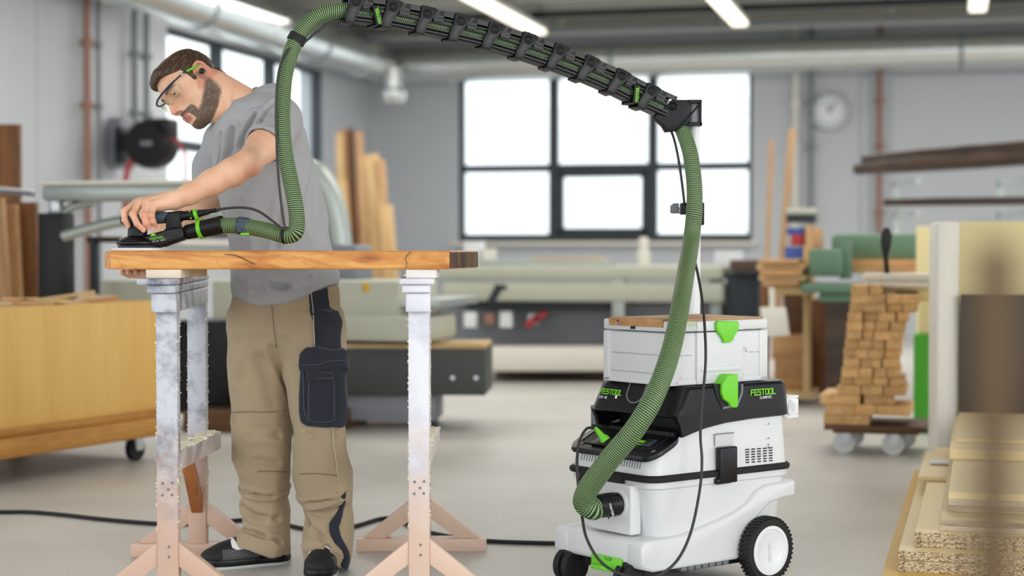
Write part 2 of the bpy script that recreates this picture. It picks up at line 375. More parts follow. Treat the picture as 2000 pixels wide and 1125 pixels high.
for i, (px, py, wd) in enumerate([(1052, 66, .2), (1446, 50, .18), (1909, 22, .18)]):
    zl = 3.3; Y = (zl-CAMH)*F/(HOR-py); e = P(px, py, Y); xr, yr = toroom(e)
    lab = ['long lit strip lamp above the middle of the boom arm, leftmost of three', 'lit strip lamp above the right part of the back window, middle of three', 'lit strip lamp near the top right corner, rightmost of three'][i]
    root = thing('ceiling_lamp', lab, 'lamp', RP(xr, yr-1.5, zl), -ALPHA, 'strip lamps under the ceiling')
    mb = MB(); mb.span((-wd/2, -1.5, .02), (wd/2, 1.5, .07), bev=.008); mb.build('lamp_housing', M['whitew'], root)
    mb = MB(); mb.span((-wd/2+.01, -1.48, -.02), (wd/2-.01, 1.48, .02), bev=.01); mb.build('lamp_tube', emit('lamp_light', (255, 246, 226), 1.6), root)
    for yy in (-1.1, 1.1):
        mb = MB(); mb.cyl((0, yy, .07), (0, yy, CEILZ-zl), .008, n=8); mb.build('hanger', M['steel'], root)
for k, (yr, zz, r, mat, lab) in enumerate([(18.3, 3.36, .035, 'gpipe', 'thin grey pipe crossing under the ceiling, nearest one'), (18.75, 3.42, .05, 'lam', 'pale pipe crossing under the ceiling just above the back duct'), (17.7, 3.46, .04, 'dark_metal', 'dark pipe crossing close under the ceiling')]):
    mb = MB(); mb.cyl(RP(-6.5, yr, zz), RP(8.9, yr, zz), r, n=14)
    for q in range(9): mb.cyl(RP(-6+q*1.8, yr, zz), RP(-6+q*1.8, yr, CEILZ), .012, n=6)
    tag(mb.build('ceiling_pipe', M[mat]), lab, 'pipe', 'pipes under the ceiling')
# pipes on the walls
def wallpipe(px, mat, r, lab, left=True, z0=0.9, z1=3.5, grp=None):
    p = (hit_left if left else hit_back)(px, 300, .09)
    mb = MB(); mb.cyl((p.x, p.y, z0), (p.x, p.y, z1), r, n=14)
    for zz in (1.35, 2.1, 2.6): mb.cyl((p.x, p.y, zz), (p.x, p.y, zz+.05), r*1.9, n=10)
    tag(mb.build('wall_pipe', M[mat], loc=(p.x, p.y, z0)), lab, 'pipe', grp)
wallpipe(171, 'copper', .028, 'copper coloured upright pipe on the left wall', grp='upright pipes on the left wall', z0=0.3)
wallpipe(193, 'gpipe', .018, 'thin grey upright pipe right of the copper pipe on the left wall', grp='upright pipes on the left wall', z0=.3)
wallpipe(264, 'gpipe', .028, 'grey upright pipe above the hose reel, left of two', z0=1.95, grp='upright pipes on the left wall')
wallpipe(287, 'gpipe', .028, 'grey upright pipe above the hose reel, right of two', z0=1.95, grp='upright pipes on the left wall')
wallpipe(1718, 'copper', .03, 'copper coloured upright pipe on the back wall right of the clock', left=False, grp='upright pipes on the back wall')
wallpipe(1553, 'lam', .03, 'pale upright pipe left of the wall clock', left=False, grp='upright pipes on the back wall')
wallpipe(1584, 'gpipe', .03, 'grey upright pipe passing just left of the wall clock', left=False, grp='upright pipes on the back wall')
# clock
c = hit_back(1621, 219, .06); root = thing('wall_clock', 'round white wall clock in a grey rim on the back wall', 'clock', c, -ALPHA)
B = Rx(PI/2)
mb = MB(); mb.lathe([(.17, -.03), (.205, -.03), (.215, 0), (.2, .03), (.178, .03), (.172, .01)], n=40, M=B, caps=False); mb.build('clock_rim', M['alu'], root)
mb = MB(); mb.cyl((0, .03, 0), (0, -.005, 0), .176, n=40); mb.build('clock_face', M['paper'], root)
for k in range(12):
    mb = MB(); a = k*PI/6; mb.box((0, -.01, .145), (.014, .004, .035), M=Ry(a)); mb.build('hour_mark', M['dark_metal'], root, smooth=0)
for nm, a, L in (('hour_hand', -.35, .09), ('minute_hand', .55, .13)):
    mb = MB(); mb.box((0, -.014, L/2), (.014, .004, L), M=Ry(a)); mb.build(nm, M['dark_metal'], root, smooth=0)
# wall box and hose reel
p = hit_left(238, 280, .1); mb = MB(); mb.box((0, 0, 0), (.12, .25, .42), bev=.01)
o = mb.build('wall_box', M['machine_grey'] if 'machine_grey' in M else M['mgrey']); o.location = p; o.rotation_euler.z = -ALPHA
tag(o, 'small grey switch box with a blue label left of the hose reel', 'switch box')
mb = MB(); mb.box((0, 0, 0), (.15, .004, .17)); mb.box((.062, 0, 0), (.004, .12, .2)); q = mb.build('blue_label', M['blue'], o, smooth=0)
p = hit_left(297, 282, .55); root = thing('hose_reel', 'black round hose reel on the left wall with a red hose', 'hose reel', p, -ALPHA)
B = Rx(PI/2)
mb = MB(); mb.lathe([(.05, -.14), (.16, -.14), (.19, -.11), (.2, -.05), (.2, .05), (.19, .11), (.16, .14), (.05, .14)], n=40, M=B); mb.build('reel_drum', M['black'], root)
mb = MB(); mb.box((.08, 0, .12), (.24, .2, .17), bev=.03); mb.box((-.2, 0, .02), (.2, .1, .16), bev=.02); mb.build('reel_housing', M['black'], root)
mb = MB(); mb.box((-.3, .05, 0), (.06, .12, .3), bev=.01); mb.box((-.34, .3, 0), (.04, .5, .1)); mb.build('wall_bracket', M['dark_metal'], root)
mb = MB(); mb.box((.02, -.145, .0), (.1, .006, .035), bev=.002); mb.build('reel_badge', M['gprint'], root)
mb = MB(); mb.tube(spline([(-.12, -.1, -.12), (-.17, -.1, -.22), (-.2, -.08, -.4), (-.22, 0, -.62)]), .022, n=10); mb.build('red_hose', M['red'], root)
mb = MB(); mb.tube(spline([(.16, -.05, .05), (.26, -.05, .0), (.3, -.02, -.12), (.28, 0, -.4)]), .012, n=8); mb.build('red_hose', M['red'], root)

# ---------------- helpers for things of the background ----------------
def fbox(name, mats, x0, x1, y0, y1, Y, depth, rz=-ALPHA, bev=.004, parent=None, label=None, cat=None, group=None, tilt=0, leanx=0):
    a = P(x0, y1, Y); b = P(x1, y0, Y); wd = b.x-a.x; h = b.z-a.z
    mb = MB(); mb.span((-wd/2, 0, 0), (wd/2, depth, h), bev=min(bev, abs(depth)/3, abs(h)/3, wd/3))
    o = mb.build(name, mats, parent); o.location = ((a.x+b.x)/2, Y, a.z); o.rotation_euler = (-tilt, leanx, rz)
    return tag(o, label, cat, group)
def ground(o):
    """lengthen a standing thing down to the floor"""
    z = o.location.z
    for v in o.data.vertices:
        if v.co.z < .02: v.co.z -= z
    return o
def yf(py): return CAMH*F/(py-HOR)

# brown board and planks at the far left
Yb = 9.6
for (x0, x1, y0, y1, Y, mt, lab, lx_, tl) in [
  (-60, 40, 243, 640, 9.9, 'walnutz', 'tall dark brown board leaning at the left edge behind the offcuts bin', .02, .03),
  (-45, 22, 388, 640, 9.3, 'oakz', 'short light brown board at the far left edge, in front of the tall dark one', -.05, .03),
  (8, 44, 400, 650, 9.45, 'oakz', 'streaky brown plank second from the left edge above the bin', -.03, .04),
  (38, 76, 395, 655, 9.5, 'walnutz', 'reddish brown plank left of the black machine column', .0, .04)]:
    fbox('leaning_board', M[mt], x0, x1, y0, y1, Y, .04, label=lab, cat='board', group='boards leaning behind the offcuts bin', tilt=-tl, leanx=lx_)
# machine with black column and long rails (left)
root = thing('edge_machine', 'grey machine with a black column and two long pale rails behind the bin', 'machine', P(98, 600, 8.9))
pi = Matrix.Translation(-Vector(root.location))
def ch(o): o.parent = root; o.matrix_parent_inverse = pi; return o
ch(fbox('column', M['black'], 73, 122, 416, 640, 8.8, .14)); ch(fbox('rod', M['steel'], 93, 116, 384, 418, 8.84, .06))
ch(fbox('beam', M['alu'], 58, 455, 358, 392, 8.7, .2, bev=.03)); ch(fbox('beam_top', M['lam'], 50, 455, 352, 360, 8.7, .25))
mb = MB(); mb.tube(spline([P(122, 462, 8.8), P(170, 448, 8.8), P(240, 432, 8.8), P(330, 428, 8.8), P(450, 427, 8.8)]), .03, n=12); ch(mb.build('rail', M['alu']))
mb = MB(); mb.tube(spline([P(118, 430, 8.9), P(140, 405, 8.9), P(185, 395, 8.9)]), .022, n=10); ch(mb.build('brace', M['alu']))
for k in range(10): 
    mb = MB(); c = P(2+k*7, 372+k*.6, 8.6); mb.lathe([(.008, -.01), (.022, 0), (.008, .01)], n=10, M=Tr(*c)@Ry(PI/2)); ch(mb.build('roller', M['steel']))
ch(fbox('post', M['dark_metal'], 174, 186, 462, 575, 9.2, .05)); ch(fbox('cross_bar', M['darkwood'], 165, 235, 462, 474, 9.2, .05))
ch(fbox('foot_plate', M['cream'], 190, 300, 548, 600, 9.3, .5))
# plywood bin on castors with offcuts
A = P(0, 895, 6.99); A = Vector((-2.25, 6.75, 0)); Bp = Vector((-1.645, 7.96, 0)); ang = math.atan2(Bp.y-A.y, Bp.x-A.x); L = (Bp-A).length
root = thing('offcuts_bin', 'large plywood bin on castors filled with wood offcuts at the left edge', 'bin', (A.x, A.y, 0), ang)
mb = MB(); mb.span((0, 0, .2), (L, .022, .735), bev=.002); mb.span((L-.022, .022, .2), (L, .85, .735)); mb.span((0, .022, .2), (.022, .85, .735)); mb.span((.02, .83, .2), (L-.02, .85, .72)); mb.build('bin_panel', M['ply'], root)
mb = MB(); mb.span((-.03, -.06, .115), (L+.03, .9, .2), bev=.01); mb.span((-.03, -.03, .2), (L+.03, .0, .232), bev=.006); mb.build('bin_base', M['plye'], root)
for (x, y) in ((.12, .05), (L-.12, .05), (.12, .75), (L-.12, .75)):
    mb = MB(); mb.cyl((x, y-.016, .052), (x, y+.016, .052), .052, n=24); w_ = mb.build('castor', M['rubber'], root)
    mb = MB(); mb.span((x-.03, y-.035, .05), (x+.02, y-.02, .115)); mb.span((x-.03, y+.02, .05), (x+.02, y+.035, .115)); mb.span((x-.045, y-.04, .108), (x+.045, y+.04, .118)); mb.build('castor_fork', M['steel'], w_)
rr = random.Random(3)
ofs = [(.1, .1, 'pine'), (.22, .2, 'pine'), (.3, .1, 'pine'), (.42, .2, 'pine'), (.55, .12, 'oakx'), (.62, .2, 'oakx'), (.8, .13, 'pine'), (.92, .25, 'pine'), (1.0, .13, 'oakx'), (1.1, .2, 'pine')]
spots = ['at the left end of the bin', 'second from the left in the bin', 'third from the left in the bin', 'fourth from the left in the bin', 'left of the middle of the bin', 'in the middle of the bin', 'right of the middle of the bin', 'third from the right in the bin', 'second from the right in the bin', 'at the right end of the bin']
for k, (x, y, mt) in enumerate(ofs):
    mb = MB(); ln = .2+.18*rr.random(); mb.box((0, 0, 0), (ln, .05+.03*rr.random(), .018), bev=.002)
    o = mb.build('wood_offcut', M[mt]); v = Matrix.Translation(A) @ Rz(ang) @ Vector((x, y, .735+.012*(k % 2)+.008)); o.location = v
    o.rotation_euler = (rr.uniform(-.15, .15), rr.uniform(-.16, .16), ang+rr.uniform(-.7, .7))
    tag(o, ('pale' if mt == 'pine' else 'brown')+' wood offcut lying on top '+spots[k], 'wood offcut', 'offcuts in the plywood bin')
# heap that fills the bin up
mb = MB(); mb.span((.03, .03, .25), (L-.03, .82, .715)); o = mb.build('offcuts_fill', M['pine']); o.location = (A.x, A.y, 0); o.rotation_euler.z = ang
tag(o, 'packed wood offcuts filling the plywood bin up to its rim', 'wood offcuts', kind='stuff')
# dark cabinet behind the man's legs
root = thing('planing_machine', 'cream and dark planing machine standing behind the man', 'machine', P(520, 850, 8.9)); pi = Matrix.Translation(-Vector(root.location))
ch(fbox('bed', M['cream'], 398, 790, 548, 625, 9.2, .7, bev=.02)); ch(fbox('table_plate', M['alu'], 640, 860, 585, 600, 9.1, .8))
ch(fbox('lower_bed', M['cream'], 640, 835, 618, 668, 9.0, .6, bev=.03))
ch(fbox('cabinet', M['black'], 325, 640, 628, 812, 9.3, .6)); ch(fbox('base_board', M['walnut'], 345, 640, 806, 852, 9.0, .7))
ch(fbox('switch_box', M['alu'], 655, 700, 560, 585, 9.15, .1)); ch(fbox('yellow_knob', solid('yellow_knob', (215, 165, 40)), 708, 720, 553, 570, 9.1, .03))
ch(fbox('machine_hood', M['mgrey'], 612, 700, 478, 549, 9.6, .3, bev=.03))
mb = MB(); mb.tube(spline([P(665, 490, 9.75), P(656, 430, 9.75), P(640, 375, 9.75), P(612, 338, 9.75), P(580, 345, 9.75), P(562, 400, 9.75), P(558, 550, 9.75)]), .075, n=16); ch(mb.build('extraction_hose', M['alu']))
# dark long box on the floor
root = thing('dark_crate', 'long low dark grey box with pale wooden top edge behind the right trestle', 'box', P(800, 800, 9.2)); pi = Matrix.Translation(-Vector(root.location))
ch(fbox('box_body', solid('dark_laminate', (60, 64, 62), .55, var=.05), 648, 948, 680, 772, 9.2, .55, rz=-.06, bev=.004)); ch(fbox('top_edge', M['pine'], 648, 948, 672, 681, 9.2, .5, rz=-.06))
for x in (884, 930):
    mb = MB(); mb.cyl(P(x, 738, 9.17), P(x, 738, 9.2), .012, n=12); ch(mb.build('bolt', M['steel']))
ch(fbox('plinth', M['mgrey'], 640, 852, 772, 822, 9.3, .4, rz=-.06))
for x in (660, 845): 
    mb = MB(); c = P(x, 800, 9.35); mb.cyl((c.x, c.y, 0), (c.x, c.y, .16), .03, n=12); ch(mb.build('box_foot', M['dark_metal']))
# panel saw
Y0 = 12.6
root = thing('panel_saw', 'wide cream and grey panel saw with long sliding table under the back window', 'panel saw', P(1100, 745, Y0), 0); pi = Matrix.Translation(-Vector(root.location))
ch(fbox('table_top', M['cream'], 800, 1412, 520, 545, Y0, 1.4, bev=.02)); ch(fbox('fence_rail', M['alu'], 880, 1200, 508, 522, Y0+.6, .1)); ch(fbox('rail', M['cream'], 850, 1412, 552, 590, Y0-.1, .35, bev=.03))
ch(fbox('saw_body', M['mgrey'], 835, 1412, 590, 690, Y0+.2, 1.0, bev=.02)); ch(fbox('dark_recess', M['dark_metal'], 905, 1190, 582, 604, Y0+.05, .2))
ch(fbox('sliding_beam', M['lam'], 935, 1412, 678, 726, Y0-.2, .3, rz=.03, bev=.03)); ch(fbox('saw_plinth', M['darkwood'], 960, 1412, 726, 742, Y0, .8))
for x in (1195, 1385): ch(fbox('support_post', M['alu'], x, x+24, 545, 690, Y0-.15, .1))
for x0, x1, y0, y1, mt in [(835, 853, 608, 640, 'red'), (905, 930, 610, 640, 'paper'), (945, 965, 612, 634, 'copper'), (975, 1000, 608, 640, 'paper'), (1030, 1050, 612, 634, 'paper')]: ch(fbox('control', M[mt], x0, x1, y0, y1, Y0+.14, .06))
for x, y in ((1055, 618), (1040, 628)): 
    mb = MB(); mb.box((0, 0, 0), (.12, .04, .05), M=Tr(*P(x, y, Y0+.1))@Ry(-.6), bev=.01); ch(mb.build('red_handle', M['red']))
mb = MB(); mb.cyl(P(958, 590, Y0-.2), P(975, 560, Y0-.2), .03, n=12); mb.cyl(P(965, 560, Y0-.2), P(990, 562, Y0-.2), .02, n=12); ch(mb.build('clamp_handle', M['dark_metal']))
fbox('timber_board', M['pine'], 1035, 1170, 503, 514, Y0+.7, .3, label='light wooden board lying on the panel saw table', cat='board')
mb = MB(); c = P(1257, 520, Y0+.2); mb.lathe([(.05, 0), (.05, .1), (.035, .14), (.04, .2), (.02, .22)], n=20); o = mb.build('bottle', M['lam']); o.location = c; tag(o, 'pale bottle standing on the panel saw table', 'bottle')
fbox('side_table', M['darkwood'], 1425, 1500, 508, 530, 12.2, .5, label='dark wooden worktop right of the panel saw', cat='worktop')
fbox('side_cabinet', M['dark_metal'], 1418, 1482, 532, 700, 12.3, .5, label='dark cabinet under the worktop at the right end of the panel saw', cat='cabinet')
# timber leaning in the far left corner
tb = [(655, 668, 262, 520, 17.5, 'pinez', .03), (668, 682, 253, 520, 17.6, 'oakz', .05), (683, 697, 250, 520, 17.7, 'walnutz', .05), (697, 711, 256, 520, 17.6, 'oakz', .04), (706, 730, 303, 520, 17.2, 'oakz', .05),
      (722, 745, 300, 520, 17.0, 'pinez', .05), (738, 760, 312, 520, 16.8, 'oakz', .06), (672, 690, 350, 520, 16.5, 'pinez', .09), (750, 775, 400, 520, 16.6, 'pinez', .08)]
nm = ['pale thin board, leftmost of the timber in the far corner', 'narrow brown board, second of the timber in the far corner', 'dark narrow board, tallest in the far corner timber', 'brown board right beside the tallest one in the far corner', 'wide brown board in the middle of the far corner timber', 'pale wide board right of the middle of the far corner timber', 'light brown board, second from the right in the far corner', 'short pale board leaning low in front of the far corner timber', 'low pale board, rightmost of the timber in the far corner']
for (x0, x1, y0, y1, Y, mt, ln), lab in zip(tb, nm):
    fbox('leaning_board', M[mt], x0+12, x1+12, y0, HOR+CAMH*F/Y-1, Y, .04, leanx=-ln, label=lab, cat='board', group='timber leaning in the far corner')
# clutter under the window right of the trestle
for k, (x0, x1, y0, y1, Y, mt, lab) in enumerate([(905, 935, 470, 517, 14.2, 'paper', 'white carton standing under the left end of the back window'), (940, 958, 480, 512, 14.4, 'lam', 'narrow pale box beside the white carton under the window'), (1395, 1445, 478, 506, 14.6, 'paper', 'white sheet of papers at the right end under the window')]):
    o = fbox('carton', M[mt], x0, x1, y0, y1, 13.3, .2, label=lab, cat='box'); o.location.z = P(1000, 520, Y0).z+.001
# two tall sticks
for px0, px1, y0, Y, ln, lab in [(1502, 1512, 272, 15.2, .035, 'thin wooden batten leaning right of the back window, shorter of two'), (1521, 1535, 250, 15.0, .075, 'tall wooden batten leaning right of the back window, taller of two')]:
    fbox('batten', M['oakz'], px0-16, px1-16, y0, HOR+CAMH*F/Y-1, Y, .05, leanx=ln, label=lab, cat='batten', group='battens leaning by the window')
# shelves with live-edge slabs
def slab(name, x0, x1, yl, yr_, th, Y0_, Y1_, mat, lab, dep=.5):
    a = P(x0, yl, Y0_); b = P(x1, yr_, Y1_); n = 16; mb = MB(); pts = []
    d = (b-a); d.z = 0; Lg = d.length
    top = []; rr = random.Random(x0)
    for i in range(n+1):
        s_ = i/n; e = min(1, math.sin(min(s_, 1)*PI*.5)*1.6+.15)
        top.append((s_*Lg, -dep/2*e+rr.uniform(-.02, .02)))
    low = [(s_[0], dep/2*min(1, .15+1.6*math.sin(s_[0]/Lg*PI*.5))+rr.uniform(-.03, .03)) for s_ in top][::-1]
    mb.prism(top+low, 0, th, axis='z', bev=th*.25)
    o = mb.build(name, mat); o.location = (a.x, a.y, a.z); o.rotation_euler = (0, -math.atan2(b.z-a.z, Lg), math.atan2(d.y, d.x)); return tag(o, lab, 'timber slab', 'slabs on the wall brackets')
slab('timber_slab', 1672, 2100, 341, 312, .08, 13.5, 12.2, M['darkwood'], 'long dark live-edge slab, lower one of the upper wall bracket', .6)
slab('timber_slab', 1690, 2100, 322, 291, .07, 13.5, 12.2, M['darkwood'], 'brown live-edge slab lying on top of the upper wall bracket', .5)
slab('timber_slab', 1728, 2100, 402, 398, .05, 13.0, 12.4, M['darkwood'], 'flat dark slab on the lower wall bracket', .5)
for px in (1775, 1985):
    mb = MB()
    c = hit_back(px, 400); a = P(px, 345, 13.2)
    mb.span((a.x-.02, 12.9, a.z-.06), (a.x+.02, 13.65, a.z-.02)); mb.span((a.x-.02, 13.6, 0), (a.x+.02, 13.65, a.z)); b2 = P(px, 406, 12.9); mb.span((a.x-.02, 12.9, b2.z-.06), (a.x+.02, 13.65, b2.z-.02))
    tag(mb.build('bracket_rack', M['alu'], smooth=0, loc=(a.x, 13.6, 0)), 'metal bracket upright carrying the dark slabs, '+('left' if px < 1800 else 'right')+' one of two', 'rack', 'uprights of the slab rack')
# green machine
root = thing('green_machine', 'old green woodworking machine behind the block pile', 'machine', P(1680, 600, 10.6)); pi = Matrix.Translation(-Vector(root.location))
ch(fbox('machine_head', M['mgreen'], 1580, 1643, 486, 540, 10.2, .4, bev=.02)); ch(fbox('machine_body', M['mgreen'], 1625, 1815, 456, 508, 10.6, .5, bev=.03)); ch(fbox('machine_table', M['mgreen'], 1565, 1680, 555, 572, 10.1, .5, bev=.01)); ch(fbox('machine_base', M['mgreen'], 1600, 1665, 572, 590, 10.2, .4)); ch(fbox('wood_cladding', M['oakx'], 1660, 1790, 507, 534, 10.5, .3))
ch(fbox('machine_stand', M['darkwood'], 1612, 1680, 590, 760, 10.2, .5)); ch(fbox('neck', M['mgreen'], 1640, 1662, 470, 545, 10.3, .2))
for k, (x0, x1, y0, y1, Y, mt, lab) in enumerate([(1536, 1592, 406, 418, 11.6, 'cream', 'flat cream box, topmost of the small stack beside the battens'), (1536, 1590, 418, 434, 11.6, 'dark_metal', 'flat black box under the cream one beside the battens'), (1536, 1570, 445, 458, 11.5, 'blue', 'flat blue box in the small stack beside the battens'), (1545, 1570, 458, 480, 11.5, 'red', 'small red box under the blue one'), (1532, 1572, 482, 760, 11.5, 'blue', 'tall dark blue cabinet that carries the small boxes'), (1572, 1588, 440, 770, 11.4, 'oakz', 'upright wooden post beside the small boxes'), (1590, 1602, 445, 487, 10.3, 'oakz', 'short upright wooden block on the green machine')]):
    fbox('small_box', M[mt], x0, x1, y0, y1, Y, .25, label=lab, cat='box')
for k, (x0, x1, y0, y1) in enumerate([(1480, 1560, 507, 516), (1478, 1572, 517, 527), (1484, 1566, 528, 537), (1482, 1574, 538, 548), (1488, 1560, 549, 558), (1500, 1580, 560, 576)]):
    fbox('stacked_board', M['pine' if k % 2 else 'oakx'], x0, x1, y0, y1, 10.3+.05*(k % 2), .5, label=['topmost short board of the small pile left of the green machine', 'second short board from the top left of the green machine', 'third short board from the top left of the green machine', 'fourth short board from the top left of the green machine', 'fifth short board from the top left of the green machine', 'lowest thick board of the small pile left of the green machine'][k], cat='board', group='short boards left of the green machine')
fbox('rack_post', M['pinez'], 1568, 1584, 480, 775, 10.6, .08, label='upright pale wooden post in front of the dark rack', cat='post')
fbox('rack_post', M['walnutz'], 1484, 1500, 560, 772, 10.9, .08, label='upright brown wooden post just right of the white toolbox', cat='post')
fbox('pallet_board', M['pine'], 1500, 1590, 764, 780, 10.6, .5, label='pale flat board on the floor under the wooden crates', cat='board')
for k, (x0, x1, y0, y1, Y, mt, lab) in enumerate([(1512, 1566, 655, 764, 10.7, 'oakx', 'brown wooden crate on the floor between the posts'), (1530, 1566, 575, 655, 10.9, 'walnut', 'dark brown crate standing on the lower crate between the posts'), (1586, 1620, 585, 770, 10.9, 'walnutz', 'dark upright crate right of the pale post'), (1614, 1655, 735, 770, 10.3, 'oakx', 'small wooden crate on the floor left of the block pile')]):
    fbox('wooden_crate', M[mt], x0, x1, y0, y1, Y, .45, label=lab, cat='crate', group='wooden crates under the green machine')
root = thing('dust_shovel', 'white shovel hanging blade down beside the wooden post', 'shovel', P(1512, 650, 10.28)); pi = Matrix.Translation(-Vector(root.location))
c0, c1, Yq = P(1508, 600, 10.28), P(1508, 562, 10.28), 10.28
mb = MB(); mb.cyl(c0, c1, .017, n=12); ch(mb.build('handle', M['lam']))
mb = MB(); mb.prism([tuple(v) for v in [(P(1484, 600, Yq).x, P(0, 600, Yq).z), (P(1534, 600, Yq).x, P(0, 600, Yq).z), (P(1542, 650, Yq).x, P(0, 655, Yq).z), (P(1490, 655, Yq).x, P(0, 657, Yq).z)]], Yq-.02, Yq+.01, bev=.006); ch(mb.build('blade', M['lam']))
# big boards at the right
ground(fbox('yellow_board', M['mdf'], 1789, 1830, 442, 660, 9.9, .03, label='yellow board standing left of the big cream panel', cat='board'))
root = thing('tall_panel', 'tall cream panel standing upright at the right, pale edge towards the camera', 'panel', P(1822, 850, 7.4)); pi = Matrix.Translation(-Vector(root.location))
ch(fbox('panel_core', M['mdf'], 1874, 2200, 433, 926, 7.4, .25, rz=-.1)); ch(fbox('panel_edge', M['lam'], 1828, 1876, 433, 926, 7.38, .25, rz=-.1, bev=.02))
fbox('dark_sheet', solid('dark_brown_panel', (44, 40, 39), .45), 1880, 2150, 576, 932, 7.28, .03, tilt=-.02, label='dark brown panel leaning on the tall cream panel', cat='panel')
ground(fbox('green_bin', solid('green_bin', (70, 165, 40), .5), 1784, 1826, 652, 801, 9.0, .32, bev=.02, label='bright green plastic bin partly hidden behind the block pile', cat='bin'))
# floor cable
mb = MB(); pts = []
for px, py in [(-60, 1006), (0, 1006), (60, 1006), (130, 1012), (200, 1020), (310, 1029), (400, 1028), (470, 1022), (520, 1022), (580, 1036), (640, 1046), (700, 1032), (745, 1019), (775, 1022), (830, 1044), (900, 1058), (960, 1064), (1040, 1067), (1120, 1068), (1200, 1066)]:
    q = P(px, py, yf(py)); pts.append((q.x, q.y, .008))
mb.tube(spline(pts, 6), .0075, n=8); tag(mb.build('power_cable', M['rubber']), 'black power cable snaking across the floor behind the trestles', 'cable')
# ---------------- pile of blocks on a dolly ----------------
Yp = 8.07; sc = F/Yp
def pz(py): return CAMH-(py-HOR)/sc
root = thing('dolly', 'flat wooden dolly on clear castors carrying the block pile', 'dolly', (P(1710, 850, Yp).x, Yp, 0), -ALPHA)
mb = MB(); mb.span((-.24, -.02, .115), (.24, .42, .14), bev=.004); mb.span((-.2, .0, .1), (.2, .4, .117)); mb.build('platform', M['walnut'], root)
wm = solid('clear_castor', (205, 208, 210), .3)
for (x, y) in ((-.15, .03), (.08, .03), (-.12, .34), (.13, .34)):
    mb = MB(); mb.cyl((x, y-.014, .052), (x, y+.014, .052), .052, n=24); w_ = mb.build('castor', wm, root)
    mb = MB(); mb.cyl((x, y-.018, .052), (x, y+.018, .052), .02, n=16); mb.span((x-.012, y-.03, .05), (x+.03, y-.02, .1)); mb.span((x-.012, y+.02, .05), (x+.03, y+.03, .1)); mb.build('castor_fork', M['steel'], w_)
rr = random.Random(11)
# rows from the floor up: left px, right px, bottom py, top py
rows = [(1608, 1700, 846, 826), (1612, 1780, 826, 806), (1606, 1745, 806, 786), (1640, 1770, 786, 768), (1643, 1768, 768, 752), (1646, 1758, 752, 733), (1648, 1756, 733, 714), (1648, 1758, 714, 696), (1652, 1760, 696, 678), (1654, 1764, 678, 660), (1656, 1768, 660, 642), (1658, 1774, 642, 624), (1660, 1790, 624, 607), (1662, 1794, 607, 590), (1664, 1722, 590, 571)]
ordn = ['lowest', 'second', 'third', 'fourth', 'fifth', 'sixth', 'seventh', 'eighth', 'ninth', 'tenth', 'eleventh', 'twelfth', 'thirteenth', 'fourteenth', 'topmost']
cln = ['leftmost', 'second from left', 'third from left', 'fourth from left', 'fifth from left']
Mz = Tr(P(1710, 850, Yp).x, Yp, 0) @ Rz(-ALPHA); cxp = P(1710, 850, Yp).x
for ri, (x0, x1, y0, y1) in enumerate(rows):
    n = 2 if ri in (0, 2) else (2 if ri == 14 else (3 if ri < 4 else 4))
    cuts = sorted([0, 1]+[(k+rr.uniform(-.22, .22))/n for k in range(1, n)])
    for k in range(n):
        xa = (x0+(x1-x0)*cuts[k]-CX)/sc-cxp; xb = (x0+(x1-x0)*cuts[k+1]-CX)/sc-cxp
        z0, z1 = .14+(pz(y0)-pz(846)), .14+(pz(y1)-pz(846)); dep = .36; off = rr.uniform(-.025, .015)
        mb = MB(); mb.box((0, 0, 0), (xb-xa-.003, dep, z1-z0-.001), bev=.002, seg=1)
        o = mb.build('wood_block', M['oak']); c = Mz @ Vector(((xa+xb)/2, off+dep/2, (z0+z1)/2)); o.location = c; o.rotation_euler.z = -ALPHA+rr.uniform(-.015, .015)*(3 if ri < 4 else 1)
        tag(o, f'oak block, {cln[k] if n > 1 else "single"} in {ordn[ri]} row'+(' up' if 0 < ri < 14 else '')+' of the dolly pile', 'wood block', 'oak blocks piled on the dolly')
a = (1684-CX)/sc-cxp
fbox('slotted_tray', M['mdf'], 1726, 1822, 562, 590, 8.3, .3, label='yellow box with a dark hand slot on top of the block pile', cat='box').scale = (1, 1, 1)
o = D.objects['slotted_tray']; mb = MB(); w_ = .045; mb.span((-.06, -.004, .02), (.045, .0, .052), bev=.0015); mb.build('hand_slot', M['black'], o)
for k, (y0, y1) in enumerate([(535, 548), (549, 562)]):
    fbox('flat_tray', M['lam'], 1684+k*4, 1822, y0, y1, 8.25, .34, bev=.006, label=['upper white flat tray lying above the block pile', 'lower white flat tray lying above the block pile'][k], cat='tray', group='white trays on the block pile')
fbox('yellow_box', M['mdf'], 1796, 1824, 590, 651.5, 9.02, .25, label='yellow box between the block pile and the tall panel', cat='box')
c = P(1731, 532, 8.3)
mb = MB(); q = lambda x, y: (P(x, y, 8.3).x-c.x, P(x, y, 8.3).z-c.z)
mb.prism([q(1728, 534), (q(1725, 500)), q(1720, 478), q(1721, 455), q(1729, 443), q(1737, 446), q(1742, 460), q(1740, 480), q(1734, 500), q(1737, 534)], -.012, .012, bev=.005)
o = mb.build('brush', M['black']); o.location = c; tag(o, 'black hand brush standing upright on the white tray', 'brush')
mb = MB(); rr2 = random.Random(4)
for k in range(60):
    x = rr2.uniform(1690, 1765); v = P(x, 532, 8.3); mb.box((v.x, 8.3+rr2.uniform(0, .2), v.z+.004+.008*rr2.random()), (.02, .004, .004), M=None)
tag(mb.build('wood_shavings', M['pine'], smooth=0), 'loose wood shavings lying on the white tray', 'shavings', kind='stuff')

